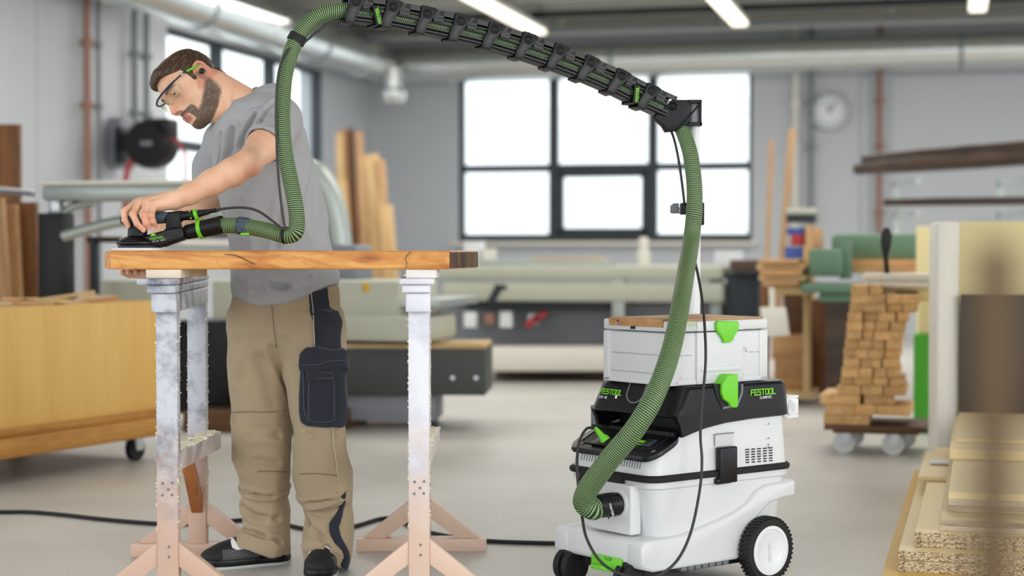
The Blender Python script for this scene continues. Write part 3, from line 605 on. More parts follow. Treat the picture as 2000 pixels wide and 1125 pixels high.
# ---------------- stack of sheets, lower right ----------------
def chip_mat():
    m, nt, b = newmat('chipboard_edge'); t = nt.nodes.new('ShaderNodeTexCoord'); mp = nt.nodes.new('ShaderNodeMapping'); mp.inputs['Scale'].default_value = (240, 240, 420)
    nt.links.new(t.outputs['Object'], mp.inputs['Vector']); v = nt.nodes.new('ShaderNodeTexVoronoi'); v.inputs['Scale'].default_value = 1.0; nt.links.new(mp.outputs[0], v.inputs['Vector'])
    sx = nt.nodes.new('ShaderNodeSeparateColor'); nt.links.new(v.outputs['Color'], sx.inputs[0])
    r = ramp(nt, [(.1, (104, 84, 62)), (.35, (160, 136, 104)), (.6, (186, 164, 130)), (.9, (214, 198, 166))], sx.outputs[0]); nt.links.new(r.outputs[0], b.inputs['Base Color']); b.inputs['Roughness'].default_value = .8; return m
M['chip'] = chip_mat(); M['sheet'] = wood('sheet_face', (234, 214, 168), (220, 196, 144), 'Y', .4, .5, .6)
M['osb'] = solid('yellow_board_face', (214, 176, 96), .6, var=.1, bump=.3, bscale=120)
M['plyedge'] = wood('ply_end', (206, 194, 172), (150, 126, 96), 'X', 4, .7)
sheets = [  # left px at front, front Y, z0, z1, width, length, edge material, label
 (1722, 4.75, 0.012, .055, 1.25, 2.45, 'osb', 'wide yellow board at the bottom left of the sheet stack'),
 (1757, 4.86, .055, .086, 1.2, 2.3, 'chip', 'chipboard sheet lying on the yellow board, lowest chipboard of the stack'),
 (1757, 4.87, .0865, .1135, 1.2, 2.3, 'chip', 'second chipboard sheet from the bottom of the stack, speckled front edge'),
 (1790, 4.93, .114, .128, 1.15, 2.2, 'chip', 'third chipboard sheet from the bottom, set back to the right'),
 (1789, 4.93, .1285, .157, 1.1, 2.2, 'chip', 'fourth and thickest chipboard sheet, just under the white edged boards'),
 (1838, 4.95, .1575, .173, 1.0, 2.1, 'plyedge', 'lower white edged board of the stack'),
 (1839, 4.95, .1735, .19, 1.0, 2.1, 'plyedge', 'upper white edged board of the stack, step below the three layered boards'),
 (1855, 5.1, .1905, .209, 1.0, 1.9, 'plyedge', 'lowest of the three layered boards set back on the stack'),
 (1855, 5.1, .2095, .228, 1.0, 1.9, 'plyedge', 'middle one of the three layered boards set back on the stack'),
 (1855, 5.1, .2285, .25, 1.0, 1.9, 'sheet', 'top one of the three layered boards set back on the stack'),
 (1857, 5.9, .2505, .285, 1.1, 1.2, 'sheet', 'thick pale board at the far end on top of the stack'),
 (1868, 6.1, .2855, .30, 1.0, 1.0, 'sheet', 'pale board lying under the dark panel, topmost of the stack')]
for (px, Y, z0, z1, wd, ln, em, lab) in sheets:
    x = (px-CX)/F*Y; mb = MB(); mb.span((0, 0, 0), (wd, ln, z1-z0), bev=.0008, seg=1); bm = mb.bm
    o = mb.build('sheet_board', [M['sheet'] if em != 'osb' else M['osb'], M[em]], smooth=0)
    for p in o.data.polygons: p.material_index = 0 if abs(p.normal.z) > .8 else 1
    o.location = (x, Y, z0); o.rotation_euler.z = -ALPHA-.02; tag(o, lab, 'board', 'boards stacked at the lower right')
o = fbox('loose_plank', M['sheet'], 1794, 1858, 916, 926, 6.0, .75, rz=-ALPHA-.02, label='wide plank end lying left on the stack halfway back', cat='board', group='boards stacked at the lower right'); o.location.z = .158; 
o = fbox('paint_scraper', M['paper'], 1816, 1860, 885, 892, 6.3, .05, label='small white strip lying on the plank of the board stack', cat='strip'); o.location.z = .1795
# blurred foreground batten
mb = MB(); a = P(1942, 470, .8); b_ = P(1936, 1500, .8); mb.box((0, 0, 0), (.017, .02, (a-b_).length), bev=.002)
o = mb.build('foreground_batten', wood('golden_batten', (112, 82, 30), (70, 48, 18), 'Z', 1, .6)); o.location = (a+b_)/2; o.rotation_euler = (0, .006, 0)
tag(o, 'slim brown batten close to the camera at the right, out of focus', 'batten')
# ---------------- dust extractor ----------------
VM = Tr(.39, 4.75, 0) @ Rz(math.radians(38)); VI = VM.inverted()
def hitp(px, py, M_, pt, nrm):
    """the spot on a plane of a local frame that lies on the line of sight"""
    I = M_.inverted(); o = I @ Vector((0, 0, CAMH)); d = (I @ P(px, py, 5.0))-o; n = Vector(nrm)
    return o+d*((Vector(pt)-o).dot(n)/d.dot(n))
def loft(mb, rings, caps=True, mi=0):
    vr = [[mb.bm.verts.new(p) for p in r] for r in rings]; n = len(vr[0])
    for i in range(len(vr)-1):
        for k in range(n):
            mb.bm.faces.new((vr[i][k], vr[i][(k+1) % n], vr[i+1][(k+1) % n], vr[i+1][k])).material_index = mi
    if caps: mb.bm.faces.new(vr[0][::-1]).material_index = mi; mb.bm.faces.new(vr[-1]).material_index = mi
def rect_ring(x0, y0, x1, y1, r, zf, n=7):
    pts = rrect(x0, y0, x1, y1, r, n); out = []
    m = len(pts)
    for i in range(m):
        a, b = pts[i], pts[(i+1) % m]; k = 16 if i % (n+1) == n else 1
        for j in range(k):
            t = j/k; p = (a[0]+(b[0]-a[0])*t, a[1]+(b[1]-a[1])*t); out.append((p[0], p[1], zf(p[0]) if callable(zf) else zf))
    return out
def interp(tab):
    xs = [t[0] for t in tab]; ys = [t[1] for t in tab]
    return lambda x: float(np.interp(x, xs, ys))
vac = thing('dust_extractor', 'white and black dust extractor on wheels with a hose plugged into its front', 'dust extractor', VM.translation, math.radians(38))
W_ = .365; L_ = .57
hf = interp([(0, .388), (.03, .392), (.07, .413), (.115, .445), (.2, .467), (.3, .478), (.4, .484), (.57, .487)])
mb = MB()
loft(mb, [rect_ring(.03, .012, L_-.03, W_-.012, .05, .15), rect_ring(.008, .004, L_-.012, W_-.004, .045, .30), rect_ring(.0, -.002, L_, W_+.002, .045, .305), rect_ring(0, -.002, L_, W_+.002, .045, .324)])
mb.build('container', M['white'], vac, smooth=30)
mb = MB(); loft(mb, [rect_ring(-.008, -.01, L_+.006, W_+.01, .05, .323), rect_ring(-.011, -.013, L_+.008, W_+.013, .052, .329), rect_ring(-.011, -.013, L_+.008, W_+.013, .052, .336), rect_ring(-.004, -.006, L_+.004, W_+.006, .05, .342)])
mb.span((-.014, .11, .296), (0, .3, .334), bev=.004)
mb.build('seal_band', M['rubber'], vac, smooth=30)
mb = MB(); loft(mb, [rect_ring(0, 0, L_, W_, .045, .34), rect_ring(.002, .002, L_-.002, W_-.002, .045, .36), rect_ring(.012, .01, L_-.006, W_-.01, .045, hf)])
mb.build('motor_housing', M['white'], vac, smooth=30)
# chassis with wheel arches
mb = MB()
oc = [(-.035, .085), (-.045, .1), (-.045, .15), (-.03, .165), (.12, .168), (.25, .195), (.33, .215), (.375, .235), (.41, .265), (.45, .282), (.57, .287), (.575, .28), (.575, .238), (.52, .236), (.46, .225), (.41, .19), (.375, .14), (.355, .09), (.33, .075), (.0, .075)]
mb.prism(oc, -.012, .055, bev=.01, seg=3); mb.prism(oc, W_-.055, W_+.012, bev=.01, seg=3)
mb.span((-.043, -.009, .087), (.33, W_+.009, .164), bev=.016, seg=3)
mb.build('chassis', M['white'], vac, smooth=35)
mb = MB(); mb.span((.0, .03, .055), (.5, W_-.03, .16)); mb.build('underbody', M['rubber'], vac, smooth=0)
mb = MB()
for k in range(7): mb.span((.12+k*.028, .004, .062), (.142+k*.028, .035, .088), bev=.003)
mb.build('nozzle_holder', M['gprint'], vac)
# inlet plate and port
mb = MB(); a = hitp(1233, 948, VM, (-.02, 0, 0), (1, 0, 0)); b = hitp(1150, 945, VM, (-.02, 0, 0), (1, 0, 0)); 
mb.span((-.022, a.y, .17), (.02, b.y, .312), bev=.007, seg=3); mb.build('inlet_plate', M['white'], vac)
pc = hitp(1206, 984, VM, (-.024, 0, 0), (1, 0, 0))
mb = MB(); mb.lathe([(.03, -.002), (.040, -.002), (.042, .004), (.036, .006), (.03, .004)], n=40, M=Tr(-.022, pc.y, pc.z)@Ry(-PI/2)); mb.build('hose_port', M['whitew'], vac)
mb = MB()
for (px, py) in ((1189, 1012), (1210, 1005)):
    q = hitp(px, py, VM, (-.0225, 0, 0), (1, 0, 0)); mb.cyl((q.x+.002, q.y, q.z), (q.x-.001, q.y, q.z), .0025, n=10)
mb.build('plate_hole', M['black'], vac)
# control panel, sloping
sl = .46; pzf = lambda u: .399+sl*max(0, u)
mb = MB(); loft(mb, [rect_ring(-.006, -.003, .128, W_+.003, .05, lambda u: pzf(u)-.018), rect_ring(-.010, -.006, .128, W_+.006, .052, lambda u: pzf(u)-.012), rect_ring(-.008, -.004, .128, W_+.004, .05, lambda u: pzf(u)-.003), rect_ring(.0, .004, .124, W_-.004, .046, pzf)])
mb.span((.10, .016, .44), (.21, W_-.016, .457))
mb.build('control_panel', M['blackb'], vac, smooth=30)
th = math.atan(sl); pn = Vector((-math.sin(th), 0, math.cos(th)))
def pan(px, py): return hitp(px, py, VM, (0, 0, .3995), pn)
def pframe(p, e=.0): return frame(p+pn*e, (0, -1, 0), (math.cos(th), 0, math.sin(th)), pn)
q0 = pan(1150, 875); q1 = pan(1270, 880)
mb = MB(); c = pframe(Vector((.06, W_/2, .399+.06*sl)), 0)
ring = rrect(-.15, -.045, .15, .062, .015); mb.tube([Vector((x, y, .001)) for x, y in ring]+[Vector((ring[0][0], ring[0][1], .001))], .0022, n=6, M=c); mb.build('panel_rim', M['black'], vac)
mb = MB(); mb.prism(rrect(-.148, -.043, .148, .060, .013), 0, .0012, axis='z', M=c); mb.build('panel_inlay', M['black'], vac)
def pbox(name, px, py, w, h, d, mat, e=.001, bev=.001):
    mb = MB(); mb.box((0, 0, d/2), (w, h, d), M=pframe(pan(px, py), e), bev=bev); return mb.build(name, mat, vac)
sk = pbox('socket', 1178, 863, .062, .05, .006, M['black'], bev=.002)
pbox('green_label', 1200, 862, .016, .012, .0012, M['lime']); pbox('green_label', 1249, 865, .034, .024, .0012, M['lime'])
text('max_print', 'MAX', .007, pframe(pan(1244, 868), .0024), M['black'], vac)
pbox('rocker_frame', 1268, 866, .034, .036, .002, M['petrol'], bev=.0008); pbox('rocker_switch', 1268, 866, .02, .022, .005, M['dark_metal'])
text('panel_print', 'FESTOOL', .007, pframe(pan(1208, 849), .0024), M['lime'], vac)
text('panel_symbol', '11', .009, pframe(pan(1205, 856), .0024), M['wprint'], vac)
for px, py in ((1138, 866), (1276, 882), (1305, 850)):
    mb = MB(); mb.lathe([(.003, 0), (.006, 0), (.0065, .0015), (.003, .001)], n=16, M=pframe(pan(px, py), 0)); mb.build('panel_screw', M['gprint'], vac)
# front slits
mb = MB()
for k in range(26):
    px = 1134+k*5.2; 
    if px > 1268: break
    wy = hitp(px, 900, VM, (0, 0, 0), (1, 0, 0)).y
    if wy < .05 or wy > W_-.04: continue
    mb.prism([(.0005, .359), (.0075, .3815), (.03, .3815), (.03, .359)], wy-.0013, wy+.0013)
mb.build('front_slits', M['gprint'], vac, smooth=0)
# cover: upper ring loft, back block, cheeks
mb = MB()
zb = interp([(0, .499), (.175, .499), (.2, .463), (.3, .474), (.4, .479), (.57, .482)])
loft(mb, [rect_ring(.080, .002, L_-.004, W_-.002, .034, lambda u: zb(u)+.001), rect_ring(.077, -.002, L_-.001, W_+.002, .034, lambda u: zb(u)+.004), rect_ring(.081, -.002, L_-.001, W_+.002, .036, lambda u: max(.503, zb(u)+.008)), rect_ring(.111, .0, L_-.004, W_-.0, .045, .577), rect_ring(.118, .006, L_-.012, W_-.006, .046, .586)])
for (y0, y1) in ((-.0028, .01), (W_-.01, W_+.0028)): mb.prism([(.116, .444), (.16, .455), (.2, .464), (.26, .4725), (.26, .505), (.09, .505), (.096, .495), (.107, .475)], y0, y1)
mb.span((.19, .016, .43), (.21, W_-.016, .5))
mb.build('cover', M['blackb'], vac, smooth=32)
mb = MB(); q = hitp(1167, 812, VM, (.15, 0, 0), (1, 0, 0)); mb.cyl((.15, q.y, .42), (.15, q.y, .505), .02, n=20); mb.build('cable_post', M['gprint'], vac)
mb = MB(); q = hitp(1163, 832, VM, (.04, 0, 0), (1, 0, 0)); mb.box((.06, q.y, q.z), (.03, .05, .006), bev=.002); mb.build('socket_flap', M['black'], vac)
# slanted front face of the cover: frame
fs_ = Vector((.111-.081, 0, .577-.505)).normalized(); fn = Vector((-fs_.z, 0, fs_.x))
def frontp(px, py): return hitp(px, py, VM, (.0805, 0, .505), fn)
def fframe(p, e=.001): return frame(p+fn*e, (0, -1, 0), fs_, fn)
text('logo_print', 'FESTOOL', .0145, fframe(frontp(1171, 768)), M['lime'], vac, slant=.18, wide=1.05, gap=1.7)
text('model_print', 'CTM 36', .006, fframe(frontp(1170, 777)), M['wprint'], vac)
mb = MB(); mb.box((0, 0, 0), (.009, .011, .0008), M=fframe(frontp(1204, 775))); mb.build('emblem_print', M['wprint'], vac, smooth=0)
mb = MB(); c = fframe(frontp(1242, 768), .0); U = [(-.036, .036), (-.036, .0)]+[(-.036*math.cos(t)*1.0, -.03*math.sin(t)) for t in np.linspace(0, PI, 12)]+[(.036, .036)]
mb.tube([Vector((x, y, .001)) for x, y in U], .0022, n=8, M=c); mb.build('grip_rim', M['gprint'], vac)
mb = MB(); mb.prism(U, -.001, .0012, axis='z', M=c); mb.build('grip_recess', M['black'], vac)
# side face (w = 0)
def sidep(px, py, e=0): return hitp(px, py, VM, (0, -e, 0), (0, 1, 0))
def sframe(p, e=.003): return frame(Vector((p.x, p.y-e, p.z)), (1, 0, 0), (0, 0, 1), (0, -1, 0))
text('logo_print', 'FESTOOL', .0155, sframe(sidep(1465, 772)), M['lime'], vac, gap=1.7, wide=1.05)
text('line_print', 'CLEANTEC', .006, sframe(sidep(1483, 778.5)), M['wprint'], vac, gap=2.3)
mb = MB()
for r_ in range(6):
    for c_ in range(5):
        q = sidep(1460+c_*11.4, 903-r_*5.0-c_*.85); mb.box((q.x, -.0, q.z), (.0125, .003, .0032))
mb.build('side_grille', M['black'], vac, smooth=0)
p0 = sidep(1397, 944); p1 = sidep(1431, 870)
mb = MB(); mb.span((p0.x, -.022, p0.z), (p1.x, .0, p1.z), bev=.005, seg=3); mb.span((p0.x-.008, -.018, p0.z-.002), (p1.x-.02, .0, p0.z+.015), bev=.004); mb.build('side_latch', M['blackb'], vac)
p0 = sidep(1397, 872); p1 = sidep(1432, 846); mb = MB()
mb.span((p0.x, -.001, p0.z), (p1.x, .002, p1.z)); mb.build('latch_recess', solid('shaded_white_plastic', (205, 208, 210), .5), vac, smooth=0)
mb = MB(); mb.span((p0.x-.001, -.003, p1.z), (p1.x+.001, .0, p1.z+.003)); mb.build('recess_edge', M['gprint'], vac, smooth=0)
mb = MB(); 
for py in (828, 856, 868, 873): q = sidep(1501, py); mb.box((q.x, -.0005, q.z), (.004, .002, .004))
mb.build('side_print', M['gprint'], vac, smooth=0)
q = [sidep(x, y) for x, y in [(1448, 750), (1447, 768), (1440, 786), (1436, 792), (1410, 797)]]
mb = MB(); mb.tube(spline([(p.x, -.002, p.z) for p in q], 4), .004, n=8); mb.build('latch_rim', M['gprint'], vac)
q = [sidep(x, y) for x, y in [(1392, 750), (1445, 748), (1444, 768), (1436, 788), (1408, 795), (1398, 775)]]
mb = MB(); mb.prism([(p.x, p.z) for p in q], -.003, 0); mb.build('latch_niche', M['black'], vac, smooth=0)
# brake pedal
a = hitp(1155, 1080, VM, (-.05, 0, 0), (1, 0, 0)); b = hitp(1213, 1121, VM, (-.05, 0, 0), (1, 0, 0))
mb = MB(); mb.span((-.052, b.y, b.z), (-.04, a.y, a.z), bev=.003); mb.box((-.058, (a.y+b.y)/2, b.z+.008), (.02, (a.y-b.y)*.8, .014), bev=.005); mb.build('brake_pedal', M['green'], vac)
q = hitp(1181, 1093, VM, (-.053, 0, 0), (1, 0, 0)); text('pedal_print', 'STOP', .008, frame((-.053, q.y, q.z), (0, -1, 0), (0, 0, 1), (-1, 0, 0)), solid('dark_green_print', (88, 176, 40), .4), vac)
# castors in front
for wy in (.05, W_-.05):
    mb = MB()
    for s_ in (-1, 1): mb.lathe([(.012, -.011), (.044, -.011), (.05, -.005), (.05, .005), (.044, .011), (.012, .011)], n=32, M=Tr(-.02, wy+.018*s_+.012, .05)@Rx(PI/2))
    cst = mb.build('castor', M['rubber'], vac)
    mb = MB(); mb.span((-.045, wy-.0, .05), (.03, wy+.024, .1), bev=.006); mb.build('castor_fork', M['black'], cst)
# rear wheels
for wy, s_ in ((-.034, -1), (W_+.034, 1)):
    wr = .097; mb = MB(); B = Tr(.424, wy, wr)@Rx(PI/2)
    mb.lathe([(.07, -.02), (.09, -.02), (.095, -.013), (.097, 0), (.095, .013), (.09, .02), (.07, .02)], n=64, M=B, caps=False)
    for k in range(44):
        a_ = 2*PI*k/44; mb.box((0, 0, .0965), (.007, .034, .004), M=Tr(.424, wy, wr)@Ry(a_)@Rz(.35))
    wt = mb.build('rear_wheel', M['rubber'], vac, smooth=35)
    mb = MB(); mb.lathe([(.0, .012), (.05, .014), (.054, .017), (.058, .017), (.062, .021), (.072, .021), (.074, .012), (.074, -.018), (0, -.018)][::-1], n=48, M=Tr(.424, wy, wr)@(Rx(PI/2) if s_ < 0 else Rx(-PI/2)), caps=False); hb = mb.build('wheel_hub', M['whitew'], wt, smooth=35)
    mb = MB(); mb.cyl((.424, wy, wr), (.424, wy-s_*.06, wr), .012); mb.build('axle', M['steel'], wt)
text('hub_print', 'FESTOOL', .009, frame((.43, -.0500, .062), (0, 0, 1), (-1, 0, 0), (0, -1, 0)), M['whitew'], D.objects['wheel_hub'])
# cable holder behind
mb = MB(); hx = L_-.005; mb.prism(rrect(hx+.005, .478, hx+.055, .53, .01), .02, .03, bev=.002); mb.span((hx-.01, .02, .475), (hx+.01, .11, .535)); mb.prism(rrect(hx+.0, .47, hx+.055, .478, .003), .02, .1); mb.prism(rrect(hx, .53, hx+.055, .537, .003), .02, .1)
for k in range(9):
    a_ = math.radians(-4+k*10); mb.box((.024, 0, 0), (.044, .004, .0022), M=Tr(hx+.004, .018, .481)@Ry(-a_))
mb.build('cable_holder', M['whitew'], vac, smooth=30)

# ---------------- tool box on top ----------------
SZ = .588
s0 = hitp(1310, 755, VM, (0, 0, SZ), (0, 0, 1)); su, sw = .396, .292; sh = .184
box = thing('toolbox', 'white toolbox with a wooden lid insert and green latches on the dust extractor', 'toolbox', VM @ Vector((s0.x, s0.y, SZ)), math.radians(38))
SM = VM @ Tr(s0.x, s0.y, SZ)
mb = MB(); mb.span((.004, .004, .004), (su-.004, sw-.004, .150), bev=.008, seg=3)
mb.span((0, 0, .0), (.035, .03, .15), bev=.004); mb.span((su-.035, 0, 0), (su, .03, .15), bev=.004); mb.span((0, sw-.03, 0), (.035, sw, .15), bev=.004); mb.span((.1, -.004, .0), (.29, .02, .15), bev=.004)
mb.span((.0, 0, .0), (su, sw, .014), bev=.003); mb.span((.115, -.008, .035), (.275, .01, .05), bev=.004)
for x0, x1 in ((.04, .095), (.295, .355)): mb.span((x0, .001, .02), (x1, .01, .024))
mb.build('box_body', M['white'], box)
mb = MB(); mb.span((0, 0, .153), (su, sw, sh), bev=.006, seg=3); mb.span((.1, -.004, .153), (.29, .02, sh-.002), bev=.003); mb.build('box_lid', M['white'], box)
mb = MB(); mb.span((.02, -.0, sh), (su-.02, sw-.02, sh+.005), bev=.001); mb.span((-.004, .03, sh-.018), (.03, sw-.03, sh+.005), bev=.001); mb.build('lid_insert', M['oakx'], box)
mb = MB(); mb.span((-.0055, .15, sh-.026), (.0, .165, sh-.018)); mb.build('lid_notch', M['black'], box, smooth=0)
mb = MB()
for x0, x1 in ((.03, .05), (.06, .085), (.32, .34), (.35, .375)): mb.span((x0, .0025, .085), (x1, .0045, .0862))
mb.span((.003, .03, .0855), (.0045, sw-.035, .0867)); mb.span((.003, .03, .032), (.0045, sw-.03, .0332)); mb.build('moulded_line', M['gprint'], box, smooth=0)
q = hitp(1341, 638, SM, (0, -.001, 0), (0, 1, 0)); text('logo_print', 'FESTOOL', .0095, frame((q.x, -.0005, q.z), (1, 0, 0), (0, 0, 1), (0, -1, 0)), solid('pale_green_print', (190, 226, 160), .5), box, gap=1.7)
q0 = hitp(1205, 627, SM, (-.004, 0, 0), (1, 0, 0)); text('lid_print', 'OOO', .004, frame((-.0045, q0.y, sh-.006), (0, -1, 0), (0, 0, 1), (-1, 0, 0)), M['blue'], box)
def spts(l): return [((lambda q: (q.x, q.z))(hitp(x, y, SM, (0, -.006, 0), (0, 1, 0)))) for x, y in l]
mb = MB(); mb.prism(spts([(1396, 630), (1399, 627), (1437, 627), (1440, 631), (1438, 645), (1431, 656), (1428, 664), (1421, 669), (1411, 669), (1408, 660), (1400, 650), (1396, 642)]), -.016, -.003, bev=.003, seg=3); mb.build('lid_latch', M['green'], box)
mb = MB(); mb.prism(spts([(1405, 732), (1410, 730), (1426, 730), (1426, 792), (1422, 795), (1413, 794), (1408, 785), (1398, 778), (1394, 765), (1395, 750)]), -(s0.y+.012), -.003, bev=.003, seg=3); mb.build('body_latch', M['green'], box)
mb = MB(); q = hitp(1455, 680, SM, (0, -.004, 0), (0, 1, 0)); mb.box((q.x, -.005, q.z), (.012, .003, .0015)); mb.box((q.x+.004, -.005, q.z-.008), (.003, .003, .004)); mb.build('latch_mark', M['gprint'], box, smooth=0)

# ---------------- boom arm ----------------
BY0, BY1 = 5.33, 4.92
jt = [(683, 10), (755, 20), (822, 33), (887, 47), (953, 63), (1018, 83), (1080, 104), (1140, 127), (1200, 153), (1258, 182), (1314, 207)]
Jp = [P(x, y, BY1+(BY0-BY1)*(x-683)/(1314-683)) for x, y in jt]
arm = thing('boom_arm', 'jointed black boom arm on a white pole carrying the green hose', 'boom arm', (P(1358, 600, 5.33).x, 5.33, 0))
AI = -Vector(arm.location)
def ach(o, par=None):
    o.parent = par or arm
    if par is None: o.matrix_parent_inverse = Matrix.Translation(AI)
    return o
def seg_frame(a, b):
    x = (b-a).normalized(); y = Vector((0, 0, 1)).cross(x); y = Vector((-y.x, -y.y, -y.z)) if y.y < 0 else y
    y = y.normalized(); z = x.cross(y).normalized()
    return frame(a, x, y, z)
hose_in = []
for i in range(len(Jp)-1):
    S = seg_frame(Jp[i], Jp[i+1]); L = (Jp[i+1]-Jp[i]).length
    hose_in.append(S @ Vector((0.01, 0, -.014))); hose_in.append(S @ Vector((L*.55, 0, -.016)))
    mb = MB()
    for sgn in (-1, 1):
        def yy(a, b): return (min(a*sgn, b*sgn), max(a*sgn, b*sgn))
        y0, y1 = yy(.026, .031)
        x1 = L-.008
        for (xa, xb, za, zb) in ((.030, x1, .010, .024), (.030, .060, -.012, .024), (L-.016, x1, -.012, .024), (.03, x1, .0, .0035), (.03, x1, -.013, -.007), (.0, x1, -.034, -.029)):
            mb.span((xa, y0, za), (xb, y1, zb))
        ya, yb = yy(.026, .036); mb.span((.012, ya, -.016), (x1, yb, -.0125), bev=.001)
        y0, y1 = yy(.03, .034); mb.prism([(.036, .006), (.05, .024), (.04, .025), (.02, -.005)], y0, y1)
        mb.cyl((0, sgn*.024, -.042), (L, sgn*.024, -.042), .0065, n=10)
    mb.span((.02, -.03, .021), (L-.006, .03, .0255), bev=.001)
    mb.span((0, -.024, -.049), (L, .024, -.045))
    sg = ach(mb.build('arm_segment', M['blackb'], None, smooth=35)); sg.data.transform(S)
    mb = MB()
    for sgn in (-1, 1):
        y0, y1 = (-.037, -.028) if sgn < 0 else (.028, .037)
        mb.prism([(-.022, -.054), (.006, -.054), (.010, -.03), (.020, -.014), (.038, .018), (.034, .026), (.0, .029), (-.013, .024), (-.016, -.01), (-.022, -.03)], y0, y1, bev=.0015, seg=2)
    mb.span((-.02, -.032, -.056), (.006, .032, -.051), bev=.001); mb.span((-.01, -.032, .024), (.03, .032, .029), bev=.001)
    cl = ach(mb.build('joint_clip', M['blackb'], None, smooth=35)); cl.data.transform(S)
    mb = MB()
    for sgn in (-1, 1):
        Bq = Tr(.006, sgn*.037, .006) @ Rx(PI/2*(1 if sgn < 0 else -1))
        mb.lathe([(.0095, 0), (.0115, .002), (.0135, 0)], n=24, M=Bq, caps=False); mb.lathe([(0, .003), (.004, .0035), (.006, .001), (.0075, 0)], n=20, M=Bq, caps=False)
    mb.cyl((.006, -.037, .006), (.006, .037, .006), .004, n=10)
    jb = ach(mb.build('joint_bolt', M['black'], None, smooth=60)); jb.data.transform(S); jb.parent = cl; jb.matrix_parent_inverse = Matrix.Identity(4)
    if i in (0, 8):
        mb = MB(); mb.box((L*.56, -.041, -.026), (.021, .009, .058), M=None, bev=.003); mb.box((L*.56, 0, -.053), (.021, .08, .004)); mb.box((L*.56, .038, -.02), (.021, .004, .066))
        st = ach(mb.build('strap', M['black'], None)); SS = S @ Tr(L*.56, 0, 0) @ Ry(-.32) @ Tr(-L*.56, 0, 0); st.data.transform(SS)
        tx = text('strap_print', 'FESTOOL', .0082, SS @ frame((L*.56+.0045, -.0462, -.05), (0, 0, 1), (-1, 0, 0), (0, -1, 0)), M['lime'], st, gap=1.5, wide=.85)
# head bracket
Bm = 5.33
def bp(x, y): p = P(x, y, Bm); return (p.x, p.z)
mb = MB(); mb.prism([bp(*q) for q in [(1310, 196.5), (1346, 197), (1346, 246), (1335, 248), (1320, 256), (1299, 258), (1292, 246), (1275, 231), (1290, 218), (1300, 206)]], Bm-.04, Bm+.035, bev=.004, seg=3)
for (q0_, q1_) in (((1340, 196.5), (1368, 203)), ((1340, 240), (1369, 247)), ((1364, 197), (1368, 247))):
    a = bp(*q0_); b = bp(*q1_); mb.span((a[0], Bm-.04, b[1]), (b[0], Bm+.035, a[1]), bev=.001)
mb.tube([P(1322, 252, Bm-.042), P(1345, 228, Bm-.042), P(1367, 203, Bm-.042)], .003, n=8)
mb.tube([P(1276, 231, Bm-.038), P(1292, 243, Bm-.04), P(1299, 257, Bm-.042), P(1320, 255, Bm-.042)], .003, n=8)
ach(mb.build('head_bracket', M['blackb'], None))
mb = MB(); Bq = Tr(*P(1314, 207, Bm-.042)) @ Rx(PI/2); mb.lathe([(.0095, 0), (.0115, .002), (.0135, 0)], n=24, M=Bq, caps=False); mb.lathe([(0, .003), (.004, .0035), (.006, .001), (.0075, 0)], n=20, M=Bq, caps=False); ach(mb.build('joint_bolt', M['black'], None, smooth=60))
px_, pz0, pz1 = P(1357.5, 600, 5.33).x, .2, P(1357, 198, 5.33).z
mb = MB(); mb.cyl((px_-.006, 5.345, pz0), (px_-.001, 5.345, pz1), .0165, n=32); mb.cyl((px_-.006, 5.345, pz0), (px_-.004, 5.345, P(1350, 425, 5.33).z), .0225, n=32)
ach(mb.build('pole', M['whitew'], None, smooth=60))
mb = MB(); mb.span((px_-.05, 5.32, .2), (px_+.02, 5.37, .26), bev=.004); mb.box((px_-.055, 5.25, .22), (.05, .2, .04)); ach(mb.build('pole_mount', M['black'], None))
mb = MB(); a = P(1330, 440, 5.33); b = P(1374, 396, 5.33); mb.span((a.x+.0, 5.30, P(0, 419, 5.33).z), (b.x-.02, 5.385, b.z), bev=.003); mb.span((px_+.008, 5.30, a.z), (b.x, 5.385, b.z), bev=.003); ach(mb.build('pole_clamp', M['black'], None))
mb = MB(); k0 = P(1318, 407, 5.33); mb.cyl((k0.x+.012, 5.34, k0.z), (a.x+.01, 5.34, k0.z), .004, n=10); ach(mb.build('clamp_screw', M['steel'], None))
mb = MB(); mb.prism([(k0.x+dx, k0.z+dz) for dx, dz in ((-.013, -.012), (-.013, .008), (-.004, .016), (.012, .017), (.014, -.016), (-.01, -.016))], 5.325, 5.355, bev=.004, seg=3); ach(mb.build('clamp_knob', M['gprint'], None))

